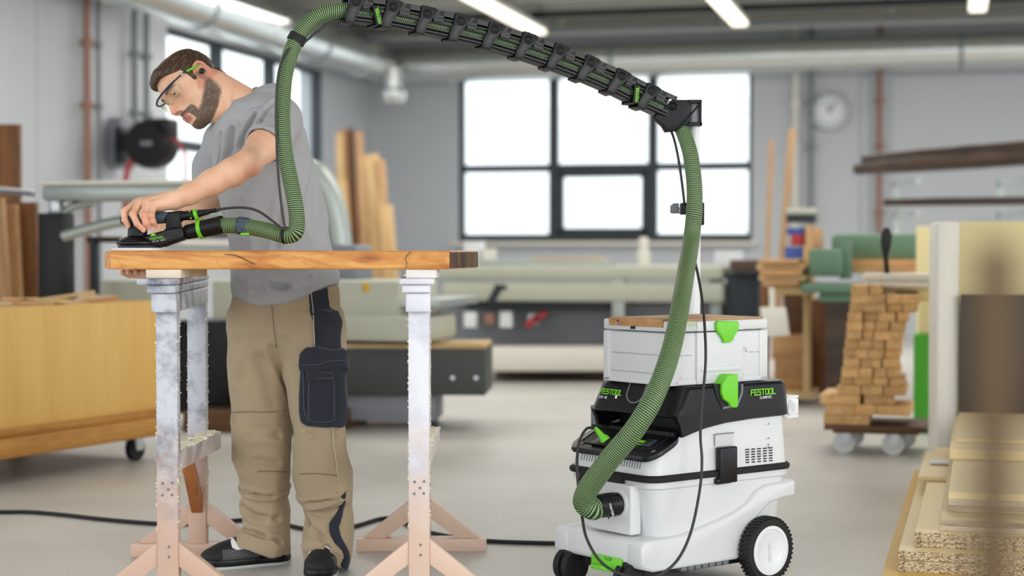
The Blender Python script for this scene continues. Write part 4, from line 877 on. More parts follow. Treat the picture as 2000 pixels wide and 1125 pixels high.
# ---------------- hose ----------------
def hose_mat():
    m, nt, b = newmat('green_hose_sleeve'); u = nt.nodes.new('ShaderNodeUVMap'); s = nt.nodes.new('ShaderNodeSeparateXYZ'); nt.links.new(u.outputs[0], s.inputs[0])
    def math_(op, a, b_=None, c=None):
        n = nt.nodes.new('ShaderNodeMath'); n.operation = op
        for i, v in enumerate((a, b_, c)):
            if v is None: continue
            if isinstance(v, (int, float)): n.inputs[i].default_value = v
            else: nt.links.new(v, n.inputs[i])
        return n.outputs[0]
    v = math_('ADD', math_('MULTIPLY', s.outputs['Y'], 175.0), math_('MULTIPLY', s.outputs['X'], 2.0))   # rows, winding round
    row = math_('FLOOR', v); fv = math_('FRACT', v)
    uu = math_('ADD', math_('MULTIPLY', s.outputs['X'], 34.0), math_('MULTIPLY', row, .5)); fu = math_('FRACT', uu)
    dv = math_('ABSOLUTE', math_('SUBTRACT', fv, .5)); du = math_('ABSOLUTE', math_('SUBTRACT', fu, .5))
    band = math_('LESS_THAN', dv, .24); dot = math_('MULTIPLY', math_('LESS_THAN', dv, .15), math_('LESS_THAN', du, .29))
    mx = nt.nodes.new('ShaderNodeMix'); mx.data_type = 'RGBA'; mx.inputs[6].default_value = (*lin((22, 42, 34)), 1); mx.inputs[7].default_value = (*lin((50, 118, 48)), 1)
    nt.links.new(band, mx.inputs[0]); m2 = nt.nodes.new('ShaderNodeMix'); m2.data_type = 'RGBA'; m2.inputs[7].default_value = (*lin((206, 218, 158)), 1)
    nt.links.new(mx.outputs[2], m2.inputs[6]); nt.links.new(dot, m2.inputs[0]); nt.links.new(m2.outputs[2], b.inputs['Base Color'])
    b.inputs['Roughness'].default_value = .55
    bp_ = nt.nodes.new('ShaderNodeBump'); bp_.inputs['Strength'].default_value = .5; bp_.inputs['Distance'].default_value = .001; nt.links.new(dot, bp_.inputs['Height']); nt.links.new(bp_.outputs[0], b.inputs['Normal'])
    return m
M['hose'] = hose_mat()
hs = [(428, 441, 4.87), (470, 441, 4.85), (520, 450, 4.82), (552, 459, 4.79), (574, 457, 4.78), (580, 438, 4.78), (577, 400, 4.78), (567, 350, 4.79), (557, 300, 4.80), (552, 250, 4.81), (552, 200, 4.83), (556, 150, 4.85), (566, 110, 4.87), (580, 76, 4.88), (601, 47, 4.89), (630, 28, 4.9), (660, 22, 4.91)]
path = [P(*q) for q in hs]+hose_in
tl = [(1322, 236, 5.325), (1338, 268, 5.30), (1349, 305, 5.28), (1356, 360, 5.265), (1356, 410, 5.255), (1350, 470, 5.24), (1340, 530, 5.06), (1330, 590, 4.88), (1319, 650, 4.79), (1306, 700, 4.74), (1289, 748, 4.70), (1266, 797, 4.67), (1234, 846, 4.67), (1200, 886, 4.69), (1172, 922, 4.715), (1153, 948, 4.738), (1143, 967, 4.752), (1141, 983, 4.765)]
path += [P(*q) for q in tl]
pw = VM @ Vector((-.03, pc.y, pc.z)); pdir = (VM.to_3x3() @ Vector((-1, 0, 0)))
path += [pw+pdir*.088+Vector((0, 0, -.006)), pw+pdir*.07, pw+pdir*.05]
hose = thing('suction_hose', 'green and black woven suction hose running from the sander over the arm to the extractor', 'hose', path[0])
HI = Matrix.Translation(-Vector(path[0]))
sp_ = spline(path, 10); nn = len(sp_); n_end = (len(tl)+3)*10
rad = [.0225+(.0085*min(1, max(0, (i-(nn-n_end)))/(n_end*.75))) for i in range(nn)]
mb = MB(); mb.tube(sp_, rad, n=28, uvs=True); o = mb.build('hose_sleeve', M['hose'], None, smooth=180); o.parent = hose; o.matrix_parent_inverse = HI
def hch(o, par=None):
    o.parent = par or hose
    if par is None: o.matrix_parent_inverse = HI
    return o
def axisM(a, b):
    d = (Vector(b)-Vector(a)).normalized(); return Matrix.Translation(Vector(a)) @ d.to_track_quat('Z', 'Y').to_matrix().to_4x4()
a = pw-pdir*.01; Mx = axisM(a, a+pdir)
mb = MB(); mb.lathe([(.027, 0), (.0325, .002), (.0325, .02), (.031, .022), (.031, .05), (.0335, .052), (.0335, .085), (.028, .087)], n=40, M=Mx, caps=False)
for k in range(16): mb.box((.0328*math.cos(k*PI/8), .0328*math.sin(k*PI/8), .036), (.003, .003, .026), M=Mx)
q = hch(mb.build('extractor_cuff', M['black'], None))
text('cuff_print', 'FESTOOL', .006, Tr(*(VM @ Vector((-.085, pc.y-.0335, pc.z+.008)))) @ frame((0, 0, 0), (VM.to_3x3() @ Vector((.35, 0, -.93))), (VM.to_3x3() @ Vector((.93, 0, .35))), (VM.to_3x3() @ Vector((0, -1, 0)))), M['wprint'], q).matrix_parent_inverse = Matrix.Identity(4)
# cuff at the sander
c0, c1 = P(363, 454, 4.885), P(436, 438, 4.865); Mx = axisM(c0, c1); Lc = (c1-c0).length
mb = MB(); mb.lathe([(.018, 0), (.021, .003), (.022, .03), (.0205, .033), (.0205, .04), (.025, .043), (.0255, Lc-.008), (.026, Lc-.004), (.024, Lc)], n=36, M=Mx, caps=False); q = hch(mb.build('sander_cuff', M['black'], None))
mb = MB(); mb.lathe([(.0255, .040), (.0275, .041), (.0275, .051), (.0255, .052)], n=36, M=Mx, caps=False); hch(mb.build('green_ring', M['green'], None), q).matrix_parent_inverse = Matrix.Identity(4)
def band(name, px, py, mat, r=.026, ln=.014):
    i = min(range(nn), key=lambda k: (sp_[k]-P(px, py, sp_[k].y)).length); Mx = axisM(sp_[i], sp_[i+1])
    mb = MB(); mb.lathe([(r-.003, -ln/2), (r, -ln/2), (r, ln/2), (r-.003, ln/2)], n=32, M=Mx, caps=False); return hch(mb.build(name, mat, None)), Mx
o, Mx = band('hose_clip', 477, 442, M['petrol'], .0255, .028)
mb = MB(); mb.box((0, 0, 0), (.026, .014, .008), M=Tr(*P(479, 457, 4.83)), bev=.003); hch(mb.build('green_tab', M['green'], None), o).matrix_parent_inverse = Matrix.Identity(4)
mb = MB(); mb.box((0, 0, 0), (.030, .01, .038), M=Tr(*P(475, 441, 4.827))@Ry(.12), bev=.003); mb.box((0, -.006, 0), (.018, .004, .022), M=Tr(*P(475, 441, 4.827))@Ry(.12), bev=.001); hch(mb.build('clip_plate', M['petrol'], None), o).matrix_parent_inverse = Matrix.Identity(4)
band('hose_strap', 583, 78, M['rubber'], .0265, .022); band('hose_strap', 556, 461, M['rubber'], .0245, .008)
# cords
def cord(name, pts, r, lab):
    mb = MB(); mb.tube(spline([P(*q) for q in pts], 8), r, n=10); o = mb.build(name, M['rubber'], None, smooth=180, loc=P(*pts[0])); return tag(o, lab, 'cable')
M['cordm'] = solid('cord_grey', (46, 47, 48), .5, bump=.3, bscale=300)
cd = thing('tool_cord', 'thin black power cord looping from the green plug past the extractor up to the arm', 'cable', P(1166, 842, 4.97))
CI = Matrix.Translation(-Vector(cd.location))
def cch(o): o.parent = cd; o.matrix_parent_inverse = CI; return o
lp = [(1162, 836, 4.97), (1145, 838, 4.94), (1131, 865, 4.90), (1127, 910, 4.87), (1131, 965, 4.84), (1137, 1010, 4.81), (1146, 1052, 4.77), (1172, 1096, 4.72), (1210, 1120, 4.67), (1262, 1132, 4.62), (1305, 1112, 4.62), (1332, 1080, 4.66), (1352, 1030, 4.70), (1367, 955, 4.75), (1371, 900, 4.78), (1368, 850, 4.79), (1371, 790, 4.79), (1378, 710, 4.79), (1377, 650, 4.83), (1372, 590, 4.93), (1364, 540, 5.05), (1356, 505, 5.18), (1350, 480, 5.28)]
mb = MB(); mb.tube(spline([P(*q) for q in lp], 8), .0042, n=10); cch(mb.build('cord', M['cordm'], None, smooth=180))
lp2 = [(1337, 400, 5.29), (1331, 350, 5.29), (1324, 305, 5.30), (1316, 270, 5.32), (1308, 250, 5.33)]
mb = MB(); mb.tube(spline([P(*q) for q in lp2], 8), .0042, n=10); cch(mb.build('cord', M['cordm'], None, smooth=180))
lp3 = [(422, 410, 4.87), (450, 406, 4.86), (480, 406, 4.84), (505, 413, 4.82), (530, 430, 4.79), (548, 444, 4.765), (556, 446, 4.76), (552, 420, 4.76), (545, 360, 4.765), (541, 300, 4.775), (540, 240, 4.79), (541, 180, 4.80), (548, 130, 4.82), (563, 98, 4.85), (590, 86, 4.87), (612, 68, 4.88), (640, 48, 4.89), (665, 41, 4.9), (690, 40, 4.92)]
mb = MB(); mb.tube(spline([P(*q) for q in lp3], 8), .0036, n=10); cch(mb.build('cord', M['cordm'], None, smooth=180))
c0, c1 = P(1162, 835, 4.965), P(1184, 862, 4.95); Mx = axisM(c0, c1); Lc = (c1-c0).length
mb = MB(); mb.lathe([(.004, 0), (.0055, .002), (.0085, Lc*.35), (.0095, Lc*.6), (.015, Lc*.78), (.0155, Lc), (.0, Lc)], n=24, M=Mx, caps=False); cch(mb.build('green_plug', M['green'], None))
# ---------------- trestles, slab, spacer blocks ----------------
def trestle_mat(name, light, dark, bare):
    m, nt, b = newmat(name); g = nt.nodes.new('ShaderNodeTexCoord')
    n = nt.nodes.new('ShaderNodeTexNoise'); n.inputs['Scale'].default_value = 9; n.inputs['Detail'].default_value = 7; n.inputs['Roughness'].default_value = .65; nt.links.new(g.outputs['Object'], n.inputs['Vector'])
    r = ramp(nt, [(.35, dark), (.55, light)], n.outputs[0])
    s = nt.nodes.new('ShaderNodeSeparateXYZ'); nt.links.new(g.outputs['Object'], s.inputs[0])
    n2 = nt.nodes.new('ShaderNodeTexNoise'); n2.inputs['Scale'].default_value = 14; n2.inputs['Detail'].default_value = 6; nt.links.new(g.outputs['Object'], n2.inputs['Vector'])
    a = nt.nodes.new('ShaderNodeMath'); a.operation = 'MULTIPLY_ADD'; a.inputs[1].default_value = .45; nt.links.new(n2.outputs[0], a.inputs[0]); nt.links.new(s.outputs['Z'], a.inputs[2])
    mr = nt.nodes.new('ShaderNodeMapRange'); mr.inputs[1].default_value = .42; mr.inputs[2].default_value = .72; nt.links.new(a.outputs[0], mr.inputs[0])
    mx = nt.nodes.new('ShaderNodeMix'); mx.data_type = 'RGBA'; mx.inputs[6].default_value = (*lin(bare), 1); nt.links.new(mr.outputs[0], mx.inputs[0]); nt.links.new(r.outputs[0], mx.inputs[7]); nt.links.new(mx.outputs[2], b.inputs['Base Color'])
    b.inputs['Roughness'].default_value = .36
    bp_ = nt.nodes.new('ShaderNodeBump'); bp_.inputs['Strength'].default_value = .35; bp_.inputs['Distance'].default_value = .002; nt.links.new(n2.outputs[0], bp_.inputs['Height']); nt.links.new(bp_.outputs[0], b.inputs['Normal']); return m
tmL = trestle_mat('worn_grey_paint', (204, 207, 218), (104, 108, 122), (214, 180, 160)); tmR = trestle_mat('worn_white_paint', (232, 232, 240), (212, 212, 224), (226, 196, 176))
dust = solid('sawdust', (236, 228, 205), .9, bump=.6, bscale=160)
orange = wood('brown_brace', (190, 120, 66), (150, 84, 40), 'Z', 1.2, .6)
def trestle(lab, xf, xr, yf_, yr_, mat, left):
    t = thing('trestle', lab, 'trestle', (xf, yf_, 0)); I = Matrix.Translation((-xf, -yf_, 0))
    def c(mb, nm, m=None, par=None, bevs=35):
        o = mb.build(nm, m or mat, None, smooth=bevs); o.parent = par or t
        if par is None: o.matrix_parent_inverse = I
        return o
    hw = .029
    for x, y, s in ((xf, yf_, 'f'), (xr, yr_, 'r')):
        mb = MB(); mb.span((x-hw, y, .04), (x+hw, y+.045, .81), bev=.003); c(mb, 'post')
        mb = MB(); mb.span((x-.21, y-.01, 0), (x+.21, y+.055, .042), bev=.003); c(mb, 'foot')
        for sg in (-1, 1):
            mb = MB(); mb.prism([(x+sg*hw, .172), (x+sg*hw, .105), (x+sg*.115, .042), (x+sg*.19, .042)], y+.005, y+.04, bev=.002); c(mb, 'brace')
    mb = MB(); mb.prism([(yf_+.045, .362), (yr_, .345), (yr_, .4), (yf_+.045, .42)], xf-.02, xf+.024, bev=.003, M=Matrix(((0, 1, 0, 0), (1, 0, 0, 0), (0, 0, 1, 0), (0, 0, 0, 1)))); st = c(mb, 'stretcher')
    mb = MB(); mb.prism([(yr_-.2, .352), (yr_-.155, .35), (yr_, .2), (yr_, .14)], xr-.018, xr+.018, bev=.002, M=Matrix(((0, 1, 0, 0), (1, 0, 0, 0), (0, 0, 1, 0), (0, 0, 0, 1)))); c(mb, 'inner_brace', orange)
    a = math.atan2(xr-xf, yr_-yf_); Lb = yr_-yf_+.10; T = Tr(xf, yf_-.035, 0) @ Rz(-a)
    for nm, x0, x1, z0, z1, ex in (('bottom_beam', -.034, .034, .805, .857, 0), ('middle_beam', -.044, .034, .858, .88, .012), ('top_plank', -.07 if left else -.052, .035 if left else .045, .881, .898, .02)):
        mb = MB(); mb.span((x0, -ex, z0), (x1, Lb+ex, z1), bev=.005, seg=3, M=T); c(mb, nm)
    mb = MB(); mb.span((-.03, 0, .420), (.03, 0, .421)) if 0 else None
    rr = random.Random(5 if left else 9); 
    for k in range(420):
        side = rr.choice((-1, 1)); x, y = (xf, yf_) if rr.random() < .5 else (xr, yr_); z = rr.uniform(.2, .79)**1.0
        s_ = rr.uniform(.0012, .0038); mb.box((x+side*(hw+.0005), y+rr.choice((0, .045, .02)), z), (s_, s_, s_*rr.uniform(.6, 1.6)))
    for k in range(110):
        q = rr.random(); s_ = rr.uniform(.004, .012); mb.box((xf+rr.uniform(-.02, .024), yf_+.05+q*(yr_-yf_-.06), .4185-.018*q+s_*.2), (s_*1.5, s_*2, s_*.7))
    d = c(mb, 'clinging_sawdust', dust, bevs=0); d['kind'] = 'stuff'
    for (dx, z) in ((-.012, .335), (.014, .336), (-.013, .302), (.013, .303), (.003, .318)) + (((.004, .16), (.004, .132)) if 1 else ()):
        mb = MB(); mb.lathe([(0, 0), (.0022, .0004), (.0036, .0006), (.004, 0)], n=14, M=Tr(xf+dx, yf_-.0004, z-(0 if left else -.0))@Rx(PI/2)); c(mb, 'screw', M['gprint'])
    return t
trestle('worn grey wooden trestle under the left end of the slab, beside the man', -.9465, -1.0, 4.67, 5.40, tmL, True)
trestle('worn white wooden trestle under the right end of the slab', -.257, -.293, 4.70, 5.50, tmR, False)
def blk(name, x0, x1, y0, y1, mat, lab, grp='spacer blocks on the trestles', z0=.8985, z1=.922):
    mb = MB(); mb.span((x0, y0, z0), (x1, y1, z1), bev=.002); tag(mb.build(name, mat, loc=((x0+x1)/2, (y0+y1)/2, z0)), lab, 'wood block', grp)
pale = wood('pale_block', (232, 218, 200), (214, 192, 168), 'Y', 1.5, .6)
blk('spacer_block', -1.0, -.905, 4.66, 4.80, pale, 'pale wooden spacer block on the left trestle, front one of two')
blk('spacer_block', -.985, -.893, 4.86, 5.0, wood('tan_block', (214, 186, 150), (190, 156, 118), 'Y', 1.5, .6), 'tan wooden spacer block on the left trestle, rear one of two')
blk('spacer_block', -.291, -.207, 4.68, 4.90, solid('white_block', (236, 232, 228), .6, var=.03), 'white wooden spacer block on the right trestle under the slab')
def slab_mat():
    m, nt, b = newmat('sanded_slab'); t = nt.nodes.new('ShaderNodeTexCoord'); mp = nt.nodes.new('ShaderNodeMapping'); mp.inputs['Scale'].default_value = (3, 20, 20); nt.links.new(t.outputs['Object'], mp.inputs['Vector'])
    n1 = nt.nodes.new('ShaderNodeTexNoise'); n1.inputs['Scale'].default_value = .8; n1.inputs['Detail'].default_value = 8; n1.inputs['Distortion'].default_value = 1.6; n1.inputs['Roughness'].default_value = .6; nt.links.new(mp.outputs[0], n1.inputs['Vector'])
    r = ramp(nt, [(.3, (150, 84, 34)), (.42, (200, 128, 58)), (.55, (226, 162, 86)), (.7, (236, 182, 112))], n1.outputs[0])
    v = nt.nodes.new('ShaderNodeTexVoronoi'); v.feature = 'DISTANCE_TO_EDGE'; mp2 = nt.nodes.new('ShaderNodeMapping'); mp2.inputs['Scale'].default_value = (1.6, 2, 5); mp2.inputs['Location'].default_value = (.3, 0, .25)
    n3 = nt.nodes.new('ShaderNodeTexNoise'); n3.inputs['Scale'].default_value = 9; n3.inputs['Detail'].default_value = 4; nt.links.new(t.outputs['Object'], n3.inputs['Vector'])
    vm = nt.nodes.new('ShaderNodeVectorMath'); vm.operation = 'MULTIPLY_ADD'; vm.inputs[1].default_value = (.04, .04, .04); nt.links.new(n3.outputs['Color'], vm.inputs[0]); nt.links.new(t.outputs['Object'], vm.inputs[2]); nt.links.new(vm.outputs[0], mp2.inputs['Vector']); nt.links.new(mp2.outputs[0], v.inputs['Vector'])
    cr = nt.nodes.new('ShaderNodeMapRange'); cr.inputs[1].default_value = .0; cr.inputs[2].default_value = .0035; nt.links.new(v.outputs['Distance'], cr.inputs[0])
    mx = nt.nodes.new('ShaderNodeMix'); mx.data_type = 'RGBA'; mx.inputs[6].default_value = (*lin((150, 92, 46)), 1); nt.links.new(cr.outputs[0], mx.inputs[0]); nt.links.new(r.outputs[0], mx.inputs[7]); nt.links.new(mx.outputs[2], b.inputs['Base Color']); b.inputs['Roughness'].default_value = .42; return m
SLAB0, SLAB1 = .9225, .973
mb = MB(); rr = random.Random(2)
fx = np.linspace(-1.098, -.171, 26); front = [(float(x), 4.668+.004*math.sin(x*17)+.003*math.sin(x*41+1)) for x in fx]
endf = [(-.171, 4.672), (-.155, 4.74), (-.13, 4.85), (-.108, 4.95), (-.100, 5.02)]
back = [(float(x), 5.03+.01*math.sin(x*9)) for x in np.linspace(-.13, -1.15, 18)]
out = front[:-1]+endf+back+[(-1.165, 4.95), (-1.158, 4.85), (-1.13, 4.75), (-1.105, 4.69)]
mb.prism(out, SLAB0, SLAB1, axis='z', bev=.006, seg=3)
endm = wood('end_grain', (118, 88, 62), (52, 36, 26), 'Z', 3.0, .7, 2.0, ring=5)
o = mb.build('timber_slab', [slab_mat(), endm], loc=(-.6, 4.67, SLAB0))
for p in o.data.polygons:
    if p.normal.x > .7 and abs(p.normal.z) < .6: p.material_index = 1
tag(o, 'thick golden brown live-edge wooden slab lying on the two trestles', 'timber slab')
mb = MB()
def fz(px, py): p = P(px, py, 4.667); return (p.x, 4.6665, p.z)
mb.tube([fz(*q) for q in [(421, 490), (427, 494), (434, 497), (446, 497), (458, 498), (470, 502), (485, 510), (498, 516)]], .0012, n=6)
mb.tube([fz(*q) for q in [(793, 524), (795, 514), (791, 505), (796, 498), (803, 491)]], .0011, n=6)
q = mb.build('crack', M['darkwood'], None, smooth=0); q.parent = o; q.matrix_parent_inverse = Matrix.Translation(-o.location)

# ---------------- sander ----------------
SY = 4.88; sq = F/SY
sx0 = P(271, 490, SY).x
sd = thing('orbital_sander', 'black orbital sander with round white pad sanding the left end of the slab', 'sander', (sx0, SY, SLAB1))
def S2(x, y): return ((x-271)/sq, (490-y)/sq)          # outline of the tool in its own upright plane
def zs(l): return [S2(215+x/7.69, 370+y/7.69) for x, y in l]
mb = MB(); mb.lathe([(.0, .0005), (.074, .0005), (.0755, .003), (.074, .0075), (.06, .0095), (0, .0095)], n=56); mb.build('sanding_pad', M['whitew'], sd, smooth=50)
mb = MB(); mb.lathe([(0, .0095), (.058, .0095), (.063, .012), (.063, .015), (.045, .019), (0, .019)], n=48, M=Tr(.003, 0, 0)); mb.build('pad_plate', M['dark_metal'], sd, smooth=50)
mb = MB(); mb.lathe([(0, .017), (.056, .017), (.060, .020), (.060, .025), (.052, .032), (.036, .040), (.03, .043), (0, .043)], n=48, M=Tr(-.003, 0, 0))
mb.prism(zs([(200, 850), (200, 740), (560, 700), (640, 670), (840, 620), (850, 600), (1080, 560), (1130, 575), (1145, 700), (1130, 755), (1000, 800), (860, 850), (820, 868), (600, 858)]), -.034, .034, bev=.007, seg=3)
mb.build('housing', M['blackb'], sd, smooth=40)
mb = MB()
for xa, xb in ((175, 275), (300, 450)):
    a = zs([(xa, 768)])[0]; b = zs([(xb, 782)])[0]; ang0 = -.001
    mb.span((a[0], -.0605, b[1]), (b[0], -.045, a[1]), bev=.0005)
mb.build('vent_slot', M['rubber'], sd)
mb = MB(); a = zs([(250, 720)])[0]; b = zs([(578, 560)])[0]; cxx = (a[0]+b[0])/2; mb.lathe([(.030, .034), (.0285, .042), (.0275, .06), (.026, .078), (.0, .082)], n=40, M=Tr(cxx, 0, 0)); mb.build('motor_neck', M['black'], sd, smooth=50)
mb = MB(); mb.prism(zs([(850, 620), (858, 520), (830, 440), (900, 350), (1070, 345), (1075, 470), (1060, 520), (1090, 600)]), -.020, .020, bev=.005, seg=3)
for k in range(4): 
    a = zs([(850+8*k, 450+38*k)])[0]; mb.box((a[0]+.010, 0, a[1]), (.018, .044, .0022), bev=.0008)
mb.build('rear_column', M['black'], sd, smooth=40)
hA, hB = zs([(165, 470)])[0], zs([(900, 420)])[0]
def hp(p, y=0): return Vector((p[0], y, p[1]))
mb = MB(); Mx = axisM(hp(hA), hp(hB)); Lh = (hp(hB)-hp(hA)).length
mb.lathe([(0, -.004), (.009, -.001), (.013, .006), (.0145, .03), (.0155, .06), (.0165, Lh*.8), (.0165, Lh), (.0, Lh)], n=32, M=Mx); mb.build('grip', M['petrol'], sd, smooth=60)
c1, c2 = zs([(1085, 400)])[0], zs([(1265, 385)])[0]
mb = MB(); Mx = axisM(hp(hB), hp(c1)); mb.lathe([(.0162, 0), (.0162, .006), (.0155, (hp(c1)-hp(hB)).length)], n=28, M=Mx)
Mx = axisM(hp(c1), hp(c2)); Lk = (hp(c2)-hp(c1)).length; mb.lathe([(.0145, -.002), (.0135, .004), (.0135, Lk*.5), (.0145, Lk*.55), (.0145, Lk)], n=28, M=Mx)
mb.build('grip_socket', M['black'], sd, smooth=40)
mb = MB(); mb.box((*[Vector(hp(zs([(1210, 335)])[0], -.0135))[i] for i in range(3)],), (.004, .002, .005), bev=.0008); mb.box((*[Vector(hp(zs([(1228, 435)])[0], -.0135))[i] for i in range(3)],), (.004, .002, .005), bev=.0008); mb.build('ring_mark', M['green'], sd)
c3, c4 = zs([(1330, 365)])[0], zs([(1600, 312)])[0]
mb = MB(); Mx = axisM(hp(c2), hp(c3)); mb.lathe([(.013, 0), (.0165, .001), (.0165, .0095), (.013, .0105)], n=32, M=Mx); mb.build('plug_ring', M['green'], sd, smooth=40)
mb = MB(); Mx = axisM(hp(c3), hp(c4)); Lk = (hp(c4)-hp(c3)).length; mb.lathe([(.0115, 0), (.0095, .01), (.0065, Lk*.6), (.0055, Lk*.93), (.0065, Lk*.95), (.0065, Lk), (.0, Lk)], n=24, M=Mx); mb.build('cord_plug', M['black'], sd, smooth=40)
rot = math.radians(10)
def sF(x, y, e=.0343): p = zs([(x, y)])[0]; return frame((p[0], -e, p[1]), (math.cos(rot), 0, math.sin(rot)), (-math.sin(rot), 0, math.cos(rot)), (0, -1, 0))
text('logo_print', 'FESTOOL', .006, sF(642, 765), M['lime'], sd, gap=1.7, wide=1.05)
text('model_print', 'ETS EC 150/5', .003, sF(672, 797), M['wprint'], sd, gap=2.4)
mb = MB(); mb.prism([(-.007, 0), (.008, 0), (.006, .005), (-.002, .0065), (-.006, .003)], -.0006, 0, M=Tr(zs([(685, 700)])[0][0], -.0338, zs([(685, 700)])[0][1])@Ry(-rot)); mb.build('green_print', M['lime'], sd, smooth=0)
mb = MB(); a = zs([(870, 742)])[0]; mb.box((a[0]+.005, -.0341, a[1]+.001), (.014, .0008, .0008), M=None); mb.build('line_print', M['gprint'], sd, smooth=0)
# ---------------- soft-body modelling: distance fields meshed into one surface ----------------
f32 = np.float32
class Field:
    def __init__(s, lo, hi, h):
        s.lo = np.array(lo, float); s.h = h; s.n = (np.ceil((np.array(hi, float)-s.lo)/h)).astype(int)+1
        s.f = np.full(s.n, .5, f32); s.ax = [(s.lo[i]+h*np.arange(s.n[i])).astype(f32) for i in range(3)]
    def sl(s, lo, hi):
        a = np.clip(np.floor((np.array(lo, float)-s.lo)/s.h).astype(int), 0, s.n-1); b = np.clip(np.ceil((np.array(hi, float)-s.lo)/s.h).astype(int)+1, 1, s.n)
        b = np.maximum(b, a+1); sl = tuple(slice(a[i], b[i]) for i in range(3))
        X = s.ax[0][sl[0]][:, None, None]; Y = s.ax[1][sl[1]][None, :, None]; Z = s.ax[2][sl[2]][None, None, :]
        return sl, X, Y, Z
    def add(s, d, sl, k=.01):
        a = s.f[sl]; h = np.clip(.5+.5*(a-d)/k, 0, 1); s.f[sl] = a*(1-h)+d*h-k*h*(1-h)
    def cut(s, d, sl, k=.004):
        a = s.f[sl]; b = -d; h = np.clip(.5-.5*(a-b)/k, 0, 1); s.f[sl] = a*(1-h)+b*h+k*h*(1-h)
    def _do(s, fn, lo, hi, k, op):
        m = k+4*s.h+.004; sl, X, Y, Z = s.sl(np.array(lo)-m, np.array(hi)+m); d = fn(X, Y, Z)
        (s.add if op == '+' else s.cut)(d, sl, k)
    def cap(s, a, b, ra, rb=None, k=.01, op='+'):
        a = np.array(a, float); b = np.array(b, float); rb = ra if rb is None else rb; ab = b-a; L2 = max(float(ab@ab), 1e-9)
        def fn(X, Y, Z):
            px, py, pz = X-a[0], Y-a[1], Z-a[2]; t = np.clip((px*ab[0]+py*ab[1]+pz*ab[2])/L2, 0, 1)
            return np.sqrt((px-t*ab[0])**2+(py-t*ab[1])**2+(pz-t*ab[2])**2)-(ra+(rb-ra)*t)
        r = max(ra, rb); s._do(fn, np.minimum(a, b)-r, np.maximum(a, b)+r, k, op)
    def chain(s, pts, rs, k=.01, op='+'):
        for i in range(len(pts)-1): s.cap(pts[i], pts[i+1], rs[i], rs[i+1], k, op)
    def ell(s, c, r, R=None, k=.01, op='+'):
        c = np.array(c, float); r = np.array(r, float); R = np.eye(3) if R is None else np.array(R)
        def fn(X, Y, Z):
            px, py, pz = X-c[0], Y-c[1], Z-c[2]
            q = [(R[0][i]*px+R[1][i]*py+R[2][i]*pz) for i in range(3)]
            k0 = np.sqrt(sum((q[i]/r[i])**2 for i in range(3))); k1 = np.sqrt(sum((q[i]/r[i]**2)**2 for i in range(3)))+1e-6
            return k0*(k0-1)/k1
        m = float(max(r)); s._do(fn, c-m, c+m, k, op)
    def mesh(s, pad=True):
        f = s.f
        if pad:
            for a in range(3):
                i0 = [slice(None)]*3; i0[a] = 0; f[tuple(i0)] = np.maximum(f[tuple(i0)], s.h); i0[a] = -1; f[tuple(i0)] = np.maximum(f[tuple(i0)], s.h)
        ins = f < 0
        n = np.array(f.shape)-1; c = [ins[i:n[0]+i, j:n[1]+j, k:n[2]+k] for i in (0, 1) for j in (0, 1) for k in (0, 1)]
        cnt = sum(x.astype(np.int8) for x in c); act = (cnt > 0) & (cnt < 8)
        idx = np.argwhere(act); vid = np.full(act.shape, -1, np.int32); vid[act] = np.arange(len(idx))
        cor = np.array([(i, j, k) for i in (0, 1) for j in (0, 1) for k in (0, 1)])
        val = np.stack([f[idx[:, 0]+o[0], idx[:, 1]+o[1], idx[:, 2]+o[2]] for o in cor], 1)
        acc = np.zeros((len(idx), 3)); w = np.zeros(len(idx))
        for a in range(8):
            for b in range(a+1, 8):
                if abs(cor[a]-cor[b]).sum() != 1: continue
                va, vb = val[:, a], val[:, b]; m = (va < 0) != (vb < 0)
                t = np.where(m, va/np.where(m, va-vb, 1), 0)[:, None]
                acc += np.where(m[:, None], cor[a]+(cor[b]-cor[a])*t, 0); w += m
        V = (idx+acc/w[:, None])*s.h+s.lo
        Q = []
        for ax in range(3):
            sa = [slice(None)]*3; sb = [slice(None)]*3; sa[ax] = slice(0, -1); sb[ax] = slice(1, None)
            A = ins[tuple(sa)]; B = ins[tuple(sb)]; e = np.argwhere(A != B)
            o1, o2 = [(1, 2), (2, 0), (0, 1)][ax]
            ok = (e[:, o1] > 0) & (e[:, o2] > 0) & (e[:, o1] < n[o1]) & (e[:, o2] < n[o2]); e = e[ok]
            def g(d1, d2):
                q = e.copy(); q[:, o1] -= d1; q[:, o2] -= d2; return vid[q[:, 0], q[:, 1], q[:, 2]]
            q = np.stack([g(1, 1), g(0, 1), g(0, 0), g(1, 0)], 1); fl = ~A[e[:, 0], e[:, 1], e[:, 2]]
            q[fl] = q[fl][:, ::-1]; Q.append(q)
        return V, np.concatenate(Q)
def sdf_mesh(name, V, Q):
    me = D.meshes.new(name); me.vertices.add(len(V)); me.vertices.foreach_set('co', V.astype(f32).ravel())
    me.loops.add(len(Q)*4); me.polygons.add(len(Q)); me.loops.foreach_set('vertex_index', Q.astype(np.int32).ravel())
    me.polygons.foreach_set('loop_start', np.arange(0, len(Q)*4, 4, dtype=np.int32)); me.update(calc_edges=True); me.validate(); return me
def vnormals(V, Q):
    a, b, c, d = V[Q[:, 0]], V[Q[:, 1]], V[Q[:, 2]], V[Q[:, 3]]; n = np.cross(c-a, d-b); N = np.zeros_like(V)
    for i in range(4): np.add.at(N, Q[:, i], n)
    return N/(np.linalg.norm(N, axis=1, keepdims=True)+1e-12)
